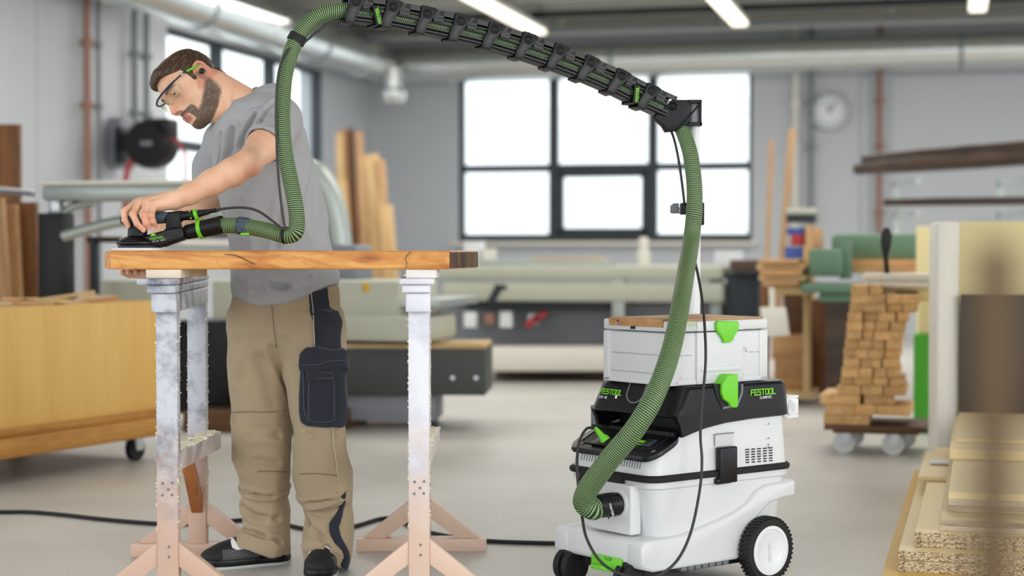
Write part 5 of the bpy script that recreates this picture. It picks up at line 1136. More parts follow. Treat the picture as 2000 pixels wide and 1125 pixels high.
def smooth(V, Q, it=2, lam=.5):
    E = np.concatenate([Q[:, [0, 1]], Q[:, [1, 2]], Q[:, [2, 3]], Q[:, [3, 0]]]); E = np.concatenate([E, E[:, ::-1]])
    for _ in range(it):
        A = np.zeros_like(V); np.add.at(A, E[:, 0], V[E[:, 1]]); c = np.bincount(E[:, 0], minlength=len(V))[:, None]; V = V+lam*(A/np.maximum(c, 1)-V)
    return V
_lat = np.random.RandomState(5).rand(32, 32, 32)
def noise(p):
    i = np.floor(p).astype(int); t = p-i; t = t*t*(3-2*t); r = 0
    for a in (0, 1):
        for b in (0, 1):
            for c in (0, 1):
                w_ = np.where(a, t[:, 0], 1-t[:, 0])*np.where(b, t[:, 1], 1-t[:, 1])*np.where(c, t[:, 2], 1-t[:, 2])
                r = r+w_*_lat[(i[:, 0]+a) % 32, (i[:, 1]+b) % 32, (i[:, 2]+c) % 32]
    return r*2-1
def folds(V, N, dirs, amp):
    """cloth folds: ridged noise, long along given directions"""
    d = np.zeros(len(V))
    for (ax, fr, st, am) in dirs:
        ax = np.array(ax, float); ax /= np.linalg.norm(ax); l = V@ax; P_ = (V-np.outer(l, ax))*fr+np.outer(l, ax)*st
        d += am*(1-2*np.abs(noise(P_+3.1))-.3)
    return V+N*(d*amp)[:, None]
def project(X, Y, Z):
    zf = Z-CAMH; fw = Y*cp-zf*sp; up = Y*sp+zf*cp; return CX+F*X/fw, CY-F*up/fw
def poly_sd(px, py, poly):
    """signed distance to a polygon, px arrays"""
    poly = np.array(poly, float); n = len(poly); d = np.full(np.broadcast(px, py).shape, 1e9); inside = np.zeros(d.shape, bool)
    for i in range(n):
        a = poly[i]; b = poly[(i+1) % n]; e = b-a; wx = px-a[0]; wy = py-a[1]; t = np.clip((wx*e[0]+wy*e[1])/(e@e+1e-9), 0, 1)
        d = np.minimum(d, (wx-t*e[0])**2+(wy-t*e[1])**2)
        c = ((a[1] > py) != (b[1] > py)) & (px < (b[0]-a[0])*(py-a[1])/(b[1]-a[1]+1e-12)+a[0]); inside ^= c
    d = np.sqrt(d); return np.where(inside, -d, d)
def patch(fld, poly, off, scale=640., yr=(4.0, 5.2), extra=None):
    """a piece of cloth lying on the field's surface, cut to an outline, on the side that faces the room's front"""
    ps = [P(x, y, (yr[0]+yr[1])/2) for x, y in poly]; lo = (min(p.x for p in ps)-.06, yr[0], min(p.z for p in ps)-.06); hi = (max(p.x for p in ps)+.06, yr[1], max(p.z for p in ps)+.06)
    g = Field(lo, hi, fld.h*.75); X = g.ax[0][:, None, None]; Y = g.ax[1][None, :, None]; Z = g.ax[2][None, None, :]
    # resample
    def samp():
        out = None; ii = [np.clip((g.ax[i]-fld.lo[i])/fld.h, 0, fld.n[i]-1.001) for i in range(3)]; i0 = [x.astype(int) for x in ii]; t = [(ii[i]-i0[i]) for i in range(3)]; r = 0
        for a in (0, 1):
            for b in (0, 1):
                for c in (0, 1):
                    w_ = (t[0] if a else 1-t[0])[:, None, None]*(t[1] if b else 1-t[1])[None, :, None]*(t[2] if c else 1-t[2])[None, None, :]
                    r = r+w_*fld.f[np.ix_(i0[0]+a, i0[1]+b, i0[2]+c)]
        return r
    f = samp(); px, py = project(X, Y, Z); m = poly_sd(px, py, poly)/scale
    f = np.maximum(f-off, -(f+.004)); f = np.maximum(f, m); f = np.maximum(f, Y-yr[1])
    if extra is not None: f = np.maximum(f, extra(X, Y, Z))
    g.f = f.astype(f32); V, Q = g.mesh(); return smooth(V, Q, 2), Q
def onsurf(fld, px, py, off=0.0, y0=4.5, y1=5.7):
    for Y in np.arange(y0, y1, .003):
        p = P(px, py, float(Y)); i = ((np.array(p)-fld.lo)/fld.h).round().astype(int)
        if (i < 0).any() or (i >= fld.n).any(): continue
        if fld.f[tuple(i)] < off: return p
    return None
def seam(fld, pts, r, off=.001, n=6):
    sp2 = spline([Vector((x, y, 0)) for x, y in pts], n); out = [onsurf(fld, p.x, p.y, off) for p in sp2]; out = [o for o in out if o is not None]
    return out
# ---------------- the person ----------------
person = thing('person', 'bearded man in grey t-shirt and beige work trousers guiding the sander on the slab', 'person', (-.70, 5.24, 0))
PI_ = Matrix.Translation(-Vector(person.location))
def pch(o, par=None):
    o.parent = par or person
    if par is None: o.matrix_parent_inverse = PI_
    return o
def V3(px, py, Y): return np.array(P(px, py, Y))
def cloth(name, rgb, rough=.85, weave=900, var=.05):
    m = solid(name, rgb, rough, bump=.25, bscale=weave, var=var, spec=.25); m.node_tree.nodes['Principled BSDF'].inputs['Sheen Weight'].default_value = .15; return m
shirt_m = cloth('grey_jersey', (170, 171, 175)); trous_m = cloth('beige_canvas', (168, 150, 123)); navy_m = cloth('black_canvas', (42, 46, 55)); 
def make_obj(name, V, Q, mat, par=None):
    return pch(mkobj(name, sdf_mesh(name, V, Q), mat, None, smooth=180), par)
def column(fld, knots, k=.02, p=2.3, top=True):
    """knots: (py, x left, x right, Y centre, half depth)"""
    kz = []; 
    for (py, xl, xr, Yc, b) in knots:
        a = P(xl, py, Yc); c = P(xr, py, Yc); kz.append((a.z, (a.x+c.x)/2, Yc, (c.x-a.x)/2, b))
    kz.sort(); kz = np.array(kz)
    def fn(X, Y, Z):
        z = Z[0, 0, :]; cx = np.interp(z, kz[:, 0], kz[:, 1])[None, None, :]; cy = np.interp(z, kz[:, 0], kz[:, 2])[None, None, :]
        a = np.interp(z, kz[:, 0], kz[:, 3])[None, None, :]; b = np.interp(z, kz[:, 0], kz[:, 4])[None, None, :]
        q = (np.abs((X-cx)/a)**p+np.abs((Y-cy)/b)**p)**(1/p); d = (q-1)*np.minimum(a, b)
        dz = np.maximum(kz[0, 0]-Z, Z-kz[-1, 0]); return np.maximum(d, dz)
    lo = (min(kz[:, 1]-kz[:, 3]), min(kz[:, 2]-kz[:, 4]), kz[0, 0]); hi = (max(kz[:, 1]+kz[:, 3]), max(kz[:, 2]+kz[:, 4]), kz[-1, 0]); fld._do(fn, lo, hi, k, '+')
# --- trousers
TF = Field((-1.02, 5.0, .02), (-.44, 5.50, .92), .005)
column(TF, [(560, 458, 662, 5.29, .12), (600, 450, 666, 5.29, .125), (645, 448, 668, 5.28, .125), (690, 470, 655, 5.28, .09), (725, 500, 630, 5.28, .05)], k=.03)
column(TF, [(610, 449, 580, 5.29, .10), (640, 447, 575, 5.29, .108), (700, 445, 566, 5.30, .10), (760, 447, 567, 5.29, .10), (800, 451, 568, 5.28, .098), (840, 453, 568, 5.27, .098), (890, 458, 567, 5.26, .095), (925, 464, 567, 5.26, .093), (950, 469, 563, 5.27, .088), (962, 474, 559, 5.275, .08), (975, 469, 562, 5.28, .082), (1000, 473, 563, 5.28, .082), (1028, 477, 564, 5.28, .08), (1048, 464, 565, 5.27, .085), (1063, 456, 565, 5.26, .088), (1085, 458, 564, 5.26, .088), (1098, 470, 563, 5.26, .085)], k=.02)
column(TF, [(610, 545, 667, 5.26, .10), (640, 550, 670, 5.25, .108), (700, 556, 673, 5.23, .10), (760, 563, 675, 5.21, .10), (800, 570, 675, 5.20, .10), (840, 576, 675, 5.19, .10), (890, 573, 680, 5.18, .098), (920, 572, 684, 5.17, .098), (955, 577, 688, 5.17, .095), (975, 584, 690, 5.18, .09), (986, 592, 690, 5.19, .08), (1010, 598, 693, 5.19, .082), (1040, 592, 693, 5.19, .085), (1060, 590, 691, 5.18, .09), (1085, 594, 688, 5.18, .09), (1112, 600, 681, 5.18, .085)], k=.02)
def hemcut(fld, pts, x0, x1, k=.003):
    xs = [P(x, y, 5.2).x for x, y in pts]; zs_ = [P(x, y, 5.2).z for x, y in pts]
    sl, X, Y, Z = fld.sl((x0, 4.6, fld.lo[2]), (x1, 6, max(zs_)+.03)); zz = np.interp(X[:, 0, 0], xs, zs_)[:, None, None]; fld.cut(Z-zz+0*Y, sl, k)
xm = P(571, 1000, 5.2).x
hemcut(TF, [(440, 1060), (458, 1066), (480, 1074), (510, 1082), (563, 1092)], -1.02, xm); hemcut(TF, [(590, 1084), (620, 1088), (655, 1096), (683, 1110), (700, 1110)], xm, -.4)
V, Q = TF.mesh(); V = smooth(V, Q, 3); N = vnormals(V, Q)
TFOLD = [((.25, 0, 1), 13, 4, .8), ((1, 0, -.5), 11, 3, .5)]
def sst(x, e0, e1): t = np.clip((x-e0)/(e1-e0), 0, 1); return t*t*(3-2*t)
V = folds(V, N, TFOLD, .009)
# creases that gather above the knees and hems
def crease(V, N, pts, w_, d_):
    ps = [onsurf(TF, x, y) for x, y in pts]; ps = [np.array(p) for p in ps if p is not None]
    if len(ps) < 2: return V
    dist = np.full(len(V), 9.0)
    for a, b in zip(ps[:-1], ps[1:]):
        e = b-a; t = np.clip(((V-a)@e)/(e@e+1e-9), 0, 1); dist = np.minimum(dist, np.linalg.norm(V-a-np.outer(t, e), axis=1))
    d_ *= 1.5; return V-N*(d_*np.exp(-(dist/w_)**2)-.45*d_*np.exp(-((dist-w_*2.2)/w_)**2))[:, None]
for pts, w_, d_ in [([(474, 957), (500, 964), (530, 965), (560, 955)], .007, .014), ([(584, 978), (610, 980), (640, 975), (670, 963)], .007, .014), ([(533, 680), (546, 715), (560, 760), (570, 830)], .011, .006), ([(472, 640), (468, 690), (472, 740)], .014, .004), ([(508, 700), (522, 745), (532, 790)], .014, .004),
   ([(482, 1038), (510, 1046), (545, 1060)], .007, .012), ([(478, 990), (500, 1010), (540, 1012)], .009, .009), ([(604, 1020), (625, 1045), (640, 1070)], .008, .011), ([(610, 990), (640, 995), (665, 985)], .008, .008), ([(600, 1066), (640, 1070), (672, 1078)], .006, .010), ([(585, 860), (610, 850), (660, 845)], .01, .006), ([(455, 820), (490, 850), (540, 850)], .01, .006), ([(470, 910), (500, 900), (540, 905)], .01, .005)]:
    V = crease(V, N, pts, w_, d_)
trousers = make_obj('trousers', V, Q, trous_m)
def tpatch(name, poly, off, mat, par, yr=(4.9, 5.21), it=0):
    V_, Q_ = patch(TF, poly, off, yr=yr); V_ = folds(V_, vnormals(V_, Q_), TFOLD, .009); return make_obj(name, V_, Q_, mat, par)
def sub(o): o.matrix_parent_inverse = Matrix.Identity(4); return o
sub(tpatch('side_panel', [(603, 574), (640, 560), (661, 552), (665, 600), (668, 690), (615, 690), (612, 640), (606, 600)], .005, navy_m, trousers))
sub(tpatch('knee_panel', [(650, 965), (671, 962), (672, 985), (669, 1005), (660, 1030), (664, 1050), (672, 1066), (680, 1080), (684, 1095), (678, 1112), (668, 1104), (674, 1090), (668, 1072), (655, 1060), (646, 1040), (645, 1022), (656, 1005), (668, 985), (667, 970)], .0085, navy_m, trousers))
cp_o = sub(tpatch('cargo_pocket', [(588, 690), (676, 686), (677, 720), (673, 828), (668, 833), (600, 830), (590, 822), (587, 780)], .020, navy_m, trousers))
tp = sub(tpatch('pocket_flap', [(587, 692), (600, 681), (672, 680), (678, 686), (678, 728), (672, 716), (640, 717), (620, 724), (588, 726), (585, 715)], .032, navy_m, trousers))
tp = sub(tpatch('inner_pocket', [(604, 740), (652, 740), (652, 800), (650, 822), (606, 822), (601, 812)], .028, navy_m, trousers)); tp = sub(tpatch('inner_flap', [(601, 727), (652, 727), (652, 742), (630, 743), (628, 750), (621, 750), (620, 743), (603, 741)], .036, navy_m, trousers))
grey_th = solid('grey_thread', (96, 86, 72), .8); pale_th = solid('pale_thread', (196, 186, 168), .8)
def tseam(name, polys, r, mat, off=.0085):
    mb = MB(); ok = False
    for pl in polys:
        o_ = seam(TF, pl, r, off)
        if len(o_) > 3: mb.tube(o_, r, n=6); ok = True
    if ok: q = mb.build(name, mat, None, smooth=180); pch(q, trousers); sub(q)
tseam('seam', [[(474, 955), (500, 961), (535, 963), (563, 953)], [(584, 977), (612, 979), (640, 975), (669, 962)], [(585, 926), (620, 925), (658, 929)], [(503, 921), (530, 920), (560, 922)], [(531, 596), (534, 630), (540, 680)], [(448, 806), (480, 804), (520, 805), (558, 802)]], .0009, grey_th)
tseam('piping', [[(650, 832), (652, 870), (657, 905), (660, 930), (668, 958), (671, 970)], [(604, 550), (611, 600), (613, 640), (615, 682)]], .0014, pale_th)
pk_th = solid('pocket_thread', (84, 90, 102), .8)
tseam('pocket_seam', [[(603, 745), (603, 800), (608, 822), (650, 822), (653, 800), (653, 745)], [(592, 727), (594, 800), (602, 826)]], .0009, pk_th, .0355)
tseam('flap_seam', [[(587, 713), (620, 712), (640, 706), (676, 704)], [(602, 739), (652, 739)]], .0009, pk_th, .040)
# --- t-shirt
SF = Field((-1.10, 4.88, .72), (-.44, 5.50, 1.50), .005)
column(SF, [(600, 452, 662, 5.29, .132), (560, 454, 660, 5.29, .132), (530, 454, 656, 5.285, .132), (490, 453, 650, 5.28, .132), (430, 441, 640, 5.27, .132), (380, 430, 625, 5.255, .135), (330, 418, 615, 5.24, .14), (290, 413, 607, 5.23, .14), (255, 412, 597, 5.22, .13), (228, 428, 584, 5.21, .115), (205, 450, 565, 5.21, .09), (190, 478, 556, 5.21, .06), (180, 505, 545, 5.21, .035)], k=.02, p=2.2)
SF.chain([V3(530, 205, 5.20), V3(550, 236, 5.13), V3(527, 272, 5.04)], [.045, .056, .060], k=.03)
SF.cap(V3(527, 272, 5.04), V3(513, 290, 4.99), .062, .064, k=.01)
SF.chain([V3(455, 238, 5.27), V3(432, 270, 5.33), V3(408, 325, 5.36), V3(404, 350, 5.36)], [.045, .050, .045, .047], k=.03)
SF.cap(V3(470, 215, 5.24), V3(530, 195, 5.22), .05, .045, k=.03)
hemcut(SF, [(430, 566), (455, 578), (475, 589), (510, 595), (545, 592), (580, 583), (620, 569), (657, 553), (690, 548)], -1.2, -.3)
# sleeve ends: cut square to the arm, and hollow
def planecut(fld, pt, nrm, rad, k=.003):
    pt = np.array(pt); nrm = np.array(nrm)/np.linalg.norm(nrm); sl, X, Y, Z = fld.sl(pt-rad, pt+rad)
    dp = (X-pt[0])*nrm[0]+(Y-pt[1])*nrm[1]+(Z-pt[2])*nrm[2]; ds = np.sqrt((X-pt[0])**2+(Y-pt[1])**2+(Z-pt[2])**2)-rad
    d = np.maximum(-dp, ds); fld.cut(d, sl, k)
sh_, el_ = V3(557, 232, 5.13), V3(487, 322, 4.915); planecut(SF, V3(517, 284, 5.005), el_-sh_, .085)
SF.cap(V3(530, 268, 5.05), V3(500, 305, 4.95), .055, .055, k=.003, op='-')
V, Q = SF.mesh(); V = smooth(V, Q, 3); N = vnormals(V, Q)
V = folds(V, N, [((.15, 0, 1), 12, 3, .8), ((1, 0, .9), 10, 3, .55), ((.8, .2, -1), 9, 3, .5)], .0085)
def creaseS(V, N, pts, w_, d_):
    ps = [onsurf(SF, x, y) for x, y in pts]; ps = [np.array(p) for p in ps if p is not None]
    dist = np.full(len(V), 9.0)
    for a, b in zip(ps[:-1], ps[1:]):
        e = b-a; t = np.clip(((V-a)@e)/(e@e+1e-9), 0, 1); dist = np.minimum(dist, np.linalg.norm(V-a-np.outer(t, e), axis=1))
    d_ *= 1.6; return V-N*(d_*np.exp(-(dist/w_)**2)-.5*d_*np.exp(-((dist-w_*2.2)/w_)**2))[:, None]
for pts, w_, d_ in [([(500, 225), (487, 250), (475, 285)], .008, .010), ([(455, 252), (452, 290), (440, 330)], .008, .009), ([(435, 262), (436, 300), (425, 340)], .007, .008), ([(465, 550), (500, 570), (560, 562)], .010, .005), ([(600, 545), (560, 560), (530, 556)], .009, .008), ([(560, 360), (548, 420), (540, 480)], .010, .005), ([(475, 400), (470, 440), (462, 480)], .012, .0025), ([(610, 330), (600, 400), (620, 470)], .012, .005), ([(540, 200), (520, 215), (505, 240)], .007, .007)]:
    V = creaseS(V, N, pts, w_, d_)
shirt = make_obj('t_shirt', V, Q, shirt_m)
# --- arms and hands, one surface with the neck and head further down
AF = Field((-1.16, 4.80, .955), (-.62, 5.16, 1.33), .0021)
wr_ = V3(338, 393, 4.895)
AF.chain([V3(545, 250, 5.10), V3(514, 286, 5.0), V3(484, 318, 4.915)], [.048, .048, .036], k=.015)
AF.chain([V3(484, 318, 4.915), V3(455, 336, 4.905), V3(415, 356, 4.90), V3(370, 379, 4.895), wr_], [.037, .040, .036, .029, .0245], k=.015)
AF.ell(V3(490, 326, 4.915), (.027, .024, .024), k=.015)
AF.ell(wr_+np.array([0, 0, .002]), (.03, .020, .024), k=.015)
MCP = [V3(267, 396, 4.895), V3(274, 394, 4.877), V3(287, 395, 4.864), V3(300, 400, 4.858)]
for m in MCP: AF.cap(wr_+np.array([-.012, 0, .003]), m, .021, .0125, k=.012)
AF.ell(V3(306, 401, 4.878), (.030, .024, .017), k=.015)
fing = [([MCP[0], V3(243, 413, 4.862), V3(244, 430, 4.850), V3(250.5, 441, 4.853)], [.0115, .0098, .0090, .0078]),
        ([MCP[1], V3(260, 418, 4.842), V3(268, 437, 4.834), V3(280, 449, 4.841)], [.0120, .0102, .0094, .0082]),
        ([MCP[2], V3(280, 420, 4.832), V3(285, 436, 4.833), V3(291, 444, 4.842)], [.0118, .0100, .0090, .0080]),
        ([MCP[3], V3(295, 421, 4.832), V3(299, 433, 4.836), V3(303, 440, 4.846)], [.0110, .0094, .0086, .0076])]
for pts, rs in fing:
    FF = Field(AF.lo, AF.lo+.01, .01)
    for i in range(3): AF.cap(pts[i], pts[i+1], rs[i], rs[i+1], k=.0035 if i else .006)
    AF.ell(pts[1], (rs[1]*1.08,)*3, k=.004)
AF.chain([V3(322, 400, 4.905), V3(300, 412, 4.922), V3(282, 424, 4.925), V3(272, 432, 4.918)], [.017, .013, .011, .0095], k=.006)
# grooves between the knuckles, tendons
for a, b in ((0, 1), (1, 2), (2, 3)):
    m = (MCP[a]+MCP[b])/2; AF.cap(m+np.array([.0, -.004, .012]), m+np.array([.03, 0, .022]), .002, .003, k=.008, op='-')
VA, QA = AF.mesh(); VA = smooth(VA, QA, 2)
# right arm
RF = Field((-1.17, 4.90, .86), (-.80, 5.45, 1.30), .0028)
RF.chain([V3(428, 285, 5.34), V3(412, 345, 5.36), V3(418, 384, 5.34)], [.036, .036, .038], k=.02)
RF.chain([V3(418, 384, 5.34), V3(375, 412, 5.27), V3(318, 455, 5.19), V3(282, 500, 5.13)], [.040, .036, .029, .024], k=.02)
RF.chain([V3(282, 500, 5.13), V3(272, 530, 5.09)], [.026, .022], k=.015)
hb = V3(272, 532, 5.09)
for i, (dx, ln) in enumerate(((-.032, .062), (-.012, .075), (.008, .072), (.026, .06))):
    k0 = hb+np.array([dx*.8, -.02, -.006]); k1 = np.array([k0[0]+dx*.25, k0[1]-ln*.5, .908]); k2 = np.array([k1[0], k1[1]-ln*.45, .910])
    RF.chain([hb, k0, k1, k2], [.016, .011, .0095, .008], k=.004)
RF.chain([hb+np.array([.02, 0, .01]), hb+np.array([.045, -.01, .03]), hb+np.array([.05, -.03, .055])], [.014, .011, .009], k=.006)
VR, QR = RF.mesh(); VR = smooth(VR, QR, 2)
# --- head
HO = V3(393, 146, 5.16)        # at the ear
dn = math.radians(47); yw = math.radians(36)
fimg = np.array([-math.cos(dn), 0, -math.sin(dn)]); fwd = math.cos(yw)*fimg+math.sin(yw)*np.array([0, -1, 0]); upv = np.array([-math.sin(dn), 0, math.cos(dn)])
lef = np.cross(upv, fwd); Rh = np.stack([fwd, lef, upv], 1)     # columns: forward, left, up
HC = HO-Rh@np.array([0, .074, 0])
HM = frame(Vector(HC), Vector(fwd), Vector(lef), Vector(upv))
def toH(p): return Rh.T@(np.array(p)-HC)
HF = Field((-.22, -.105, -.27), (.145, .105, .15), .0019)
HF.ell((-.008, 0, .038), (.088, .072, .074), k=.02)
HF.ell((.035, 0, .033), (.060, .060, .068), k=.03)
HF.ell((.045, 0, -.025), (.052, .054, .085), k=.03)
for s_ in (-1, 1):
    HF.cap((.002, s_*.056, -.045), (.070, s_*.022, -.088), .016, .015, k=.03); HF.ell((.055, s_*.042, -.018), (.028, .022, .026), k=.02)
    HF.cap((-.01, s_*.06, .01), (.0, s_*.058, -.05), .016, .014, k=.025)
HF.ell((.080, 0, -.088), (.020, .024, .018), k=.02)
HF.cap((.083, -.03, .037), (.083, .03, .037), .013, k=.015)
for s_ in (-1, 1): HF.ell((.092, s_*.033, .014), (.02, .018, .012), k=.014, op='-')
HF.chain([(.091, 0, .022), (.106, 0, -.003), (.117, 0, -.018)], [.0075, .0085, .0095], k=.012)
for s_ in (-1, 1): HF.ell((.104, s_*.0125, -.024), (.011, .0075, .0075), k=.008); HF.cap((.105, s_*.0068, -.033), (.111, s_*.006, -.028), .0032, k=.002, op='-')
HF.ell((.085, 0, -.055), (.021, .03, .022), k=.015)
HF.cap((.099, -.018, -.0505), (.099, .018, -.0505), .0038, k=.006); HF.cap((.098, -.014, -.061), (.098, .014, -.061), .0044, k=.006)
HF.chain([(.092, -.026, -.057), (.1035, 0, -.0555), (.092, .026, -.057)], [.0014, .002, .0014], k=.003, op='-')
HF.cap((.1, -.012, -.071), (.1, .012, -.071), .003, k=.008, op='-')
for s_ in (-1, 1):
    e = (.0775, s_*.032, .017)
    HF.ell(e, (.0135, .0155, .012), k=.006)
    HF.cap((.091, s_*.02, .0155), (.083, s_*.045, .0145), .0048, k=.002, op='-')
    HF.chain([(.089, s_*.018, .0175), (.0915, s_*.031, .0235), (.081, s_*.047, .017)], [.0022, .003, .0022], k=.004)
    HF.chain([(.088, s_*.02, .0125), (.089, s_*.032, .0095), (.081, s_*.045, .0115)], [.0018, .0024, .0018], k=.004)
# ears
ec = np.array((-.006, .074, .006)); tilt = math.radians(-14)
for s_ in (-1, 1):
    c_ = ec*np.array([1, s_, 1]); Re = np.array(Ry(tilt).to_3x3()) @ np.array(Rz(-s_*math.radians(24)).to_3x3())
    HF.ell(c_+np.array([-.004, s_*.0, 0]), (.019, .006, .032), R=Re, k=.006)
    rim = [c_+Re@np.array([math.cos(t)*.019-.004, s_*.006, math.sin(t)*.030+.003]) for t in np.linspace(-.9, 3.6, 12)]
    HF.chain(rim, [.0034]*12, k=.003); HF.ell(c_+Re@np.array([.003, s_*.0095, .0]), (.0075, .0055, .0125), R=Re, k=.004, op='-')
    HF.ell(c_+Re@np.array([-.001, s_*.004, -.026]), (.0085, .0045, .009), k=.004)
# neck
nk0, nk1 = toH(V3(493, 222, 5.235)), toH(V3(418, 172, 5.185)); 
HF.cap(nk0, nk1, .066, .056, k=.025); HF.cap(toH(V3(470, 245, 5.22)), toH(V3(418, 215, 5.15)), .035, .028, k=.03)
HF.cap(toH(V3(443, 175, 5.15)), toH(V3(448, 235, 5.13)), .012, .010, k=.02)
VH, QH = HF.mesh(); VH = smooth(VH, QH, 1)
# colours on the skin: x forward, y left, z up
a_, b_, c_ = VH[:, 0], np.abs(VH[:, 1]), VH[:, 2]
def sst(x, e0, e1): t = np.clip((x-e0)/(e1-e0), 0, 1); return t*t*(3-2*t)
line = -.010-.052*sst(a_, .0, .075)                                  # upper edge of the beard
beard = sst(line-c_, -.012, .022)*sst(a_, -.012, .012)*sst(.112-a_, -.01, .01)
beard = np.maximum(beard, sst(.010-np.abs(a_-.010), -.005, .006)*sst(.02-c_, -.01, .01)*sst(c_, -.09, -.02)*sst(b_, .045, .06)*.7)
jaw = np.interp(a_, [-.02, .0, .05, .09], [-.05, -.072, -.102, -.118])
mous = sst(-.034-c_-.15*b_, -.002, .003)*sst(c_+.049+.12*b_, -.003, .002)*sst(a_, .074, .085)*sst(.036-b_, -.006, .004)
mous = np.maximum(mous, sst(.007-np.abs(b_-.034), -.005, .003)*sst(-.040-c_, -.002, .004)*sst(a_, .05, .07))
beard *= .6+.4*sst(a_, .0, .05); beard = np.maximum(beard, mous); beard *= sst(c_-jaw, -.020, .004); beard *= sst(-.118-c_, .0, -.03) if False else 1
under = sst(-(c_+.105), -.0, .012)*sst(.06-a_, -.01, .02); beard *= 1-under*.9
lip = np.maximum(sst(.0052-np.abs(c_+.0612)-.001, -.002, .0015), sst(.0045-np.abs(c_+.051), -.002, .0015))*sst(a_, .088, .095)*sst(.021-b_, -.004, .003)
beard *= 1-lip; 
bald = sst(.009-np.abs(c_+.073), -.004, .004)*sst(a_, .078, .09)*sst(.026-b_, -.004, .004)*.8; beard *= 1-bald
brow = sst(.0045-np.abs(c_-.034-.10*b_+1.5*np.maximum(b_-.035, 0)*.2), -.002, .002)*sst(a_, .07, .08)*sst(b_, .012, .018)*sst(.052-b_, -.004, .004)
red = np.exp(-((a_-.112)**2+(c_+.02)**2+b_**2)/.018**2)*.7+np.exp(-((a_-.07)**2+(c_+.012)**2+(b_-.045)**2)/.02**2)*.45+sst(b_, .070, .076)*sst(c_, -.045, -.03)*sst(a_, -.04, -.03)*.6
mole = np.exp(-((VH-np.array(toH(V3(436, 160, 5.12))))**2).sum(1)/.0022**2)*0
# join the pieces
VHw = VH@Rh.T+HC
Vall = np.concatenate([VHw, VA, VR]); Qall = np.concatenate([QH, QA+len(VH), QR+len(VH)+len(VA)])
me = sdf_mesh('body', Vall, Qall); nv = len(me.vertices)
def fattr(name, arr):
    full = np.zeros(nv, f32); full[:len(arr)] = arr; at = me.attributes.new(name, 'FLOAT', 'POINT'); at.data.foreach_set('value', full)
fattr('beard', beard); fattr('lip', lip); fattr('brow', brow)
redall = np.zeros(nv, f32); redall[:len(red)] = red
kn = np.concatenate([p for p, r in fing]).reshape(-1, 3); kd = np.min(np.stack([np.linalg.norm(VA-k_, axis=1) for k_ in kn]), 0)
redall[len(VH):len(VH)+len(VA)] = .55*np.exp(-(kd/.012)**2)+.5*np.exp(-(np.linalg.norm(VA-V3(492, 332, 4.9), axis=1)/.03)**2)
fattr('red', redall)
def skin_mat():
    m, nt, b = newmat('skin'); L = nt.links
    def at(n): x = nt.nodes.new('ShaderNodeAttribute'); x.attribute_name = n; return x.outputs['Fac']
    t = nt.nodes.new('ShaderNodeTexCoord')
    def nz(s, d=4): n = nt.nodes.new('ShaderNodeTexNoise'); n.inputs['Scale'].default_value = s; n.inputs['Detail'].default_value = d; L.new(t.outputs['Object'], n.inputs['Vector']); return n
    n = nz(14); r = ramp(nt, [(.35, (230, 176, 144)), (.65, (242, 198, 168))], n.outputs[0])
    def mix(fac, c0, c1):
        x = nt.nodes.new('ShaderNodeMix'); x.data_type = 'RGBA'
        if isinstance(fac, float): x.inputs[0].default_value = fac
        else: L.new(fac, x.inputs[0])
        L.new(c0, x.inputs[6])
        if isinstance(c1, tuple): x.inputs[7].default_value = (*lin(c1), 1)
        else: L.new(c1, x.inputs[7])
        return x.outputs[2]
    c = mix(at('red'), r.outputs[0], (214, 126, 106)); c = mix(at('lip'), c, (192, 122, 110))
    n2 = nz(330, 2); h = ramp(nt, [(.40, (46, 36, 30)), (.55, (92, 76, 62)), (.68, (134, 116, 100))], n2.outputs[0])
    n3 = nz(380, 3); s = nt.nodes.new('ShaderNodeMath'); s.operation = 'MULTIPLY_ADD'; s.inputs[1].default_value = 1.5; L.new(at('beard'), s.inputs[0]); L.new(n3.outputs[0], s.inputs[2])
    mr = nt.nodes.new('ShaderNodeMapRange'); mr.inputs[1].default_value = .85; mr.inputs[2].default_value = 1.5; mr.inputs[4].default_value = .92; L.new(s.outputs[0], mr.inputs[0])
    c = mix(mr.outputs[0], c, h.outputs[0]); c = mix(at('brow'), c, (66, 46, 34)); L.new(c, b.inputs['Base Color'])
    b.inputs['Roughness'].default_value = .48; b.inputs['Subsurface Weight'].default_value = .12; b.inputs['Subsurface Radius'].default_value = (.01, .004, .002); b.inputs['Subsurface Scale'].default_value = .4
    bp_ = nt.nodes.new('ShaderNodeBump'); bp_.inputs['Strength'].default_value = .25; bp_.inputs['Distance'].default_value = .001; L.new(n3.outputs[0], bp_.inputs['Height']); L.new(bp_.outputs[0], b.inputs['Normal']); return m
body = pch(mkobj('body', me, skin_mat(), None, smooth=180))
# nails
nm_ = solid('nail', (232, 184, 166), .3)
for (pts, rs) in fing:
    tip, pre = pts[3], pts[2]; d = (tip-pre)/np.linalg.norm(tip-pre); o_ = np.array([0, -1, 0]); o_ = o_-d*(o_@d); o_ /= np.linalg.norm(o_); o_ = o_*.9+np.array([-.3, 0, .0]); o_ /= np.linalg.norm(o_); x_ = np.cross(d, o_); x_ /= np.linalg.norm(x_); o_ = np.cross(x_, d)
    mb = MB(); mb.lathe([(0, .0006), (.0035, .0004), (.0045, -.001)], n=14, M=frame(Vector(tip+o_*rs[3]*.93+d*.001), Vector(x_), Vector(d)*1.25, Vector(o_)), caps=False); sub(pch(mb.build('fingernail', nm_, None), body))
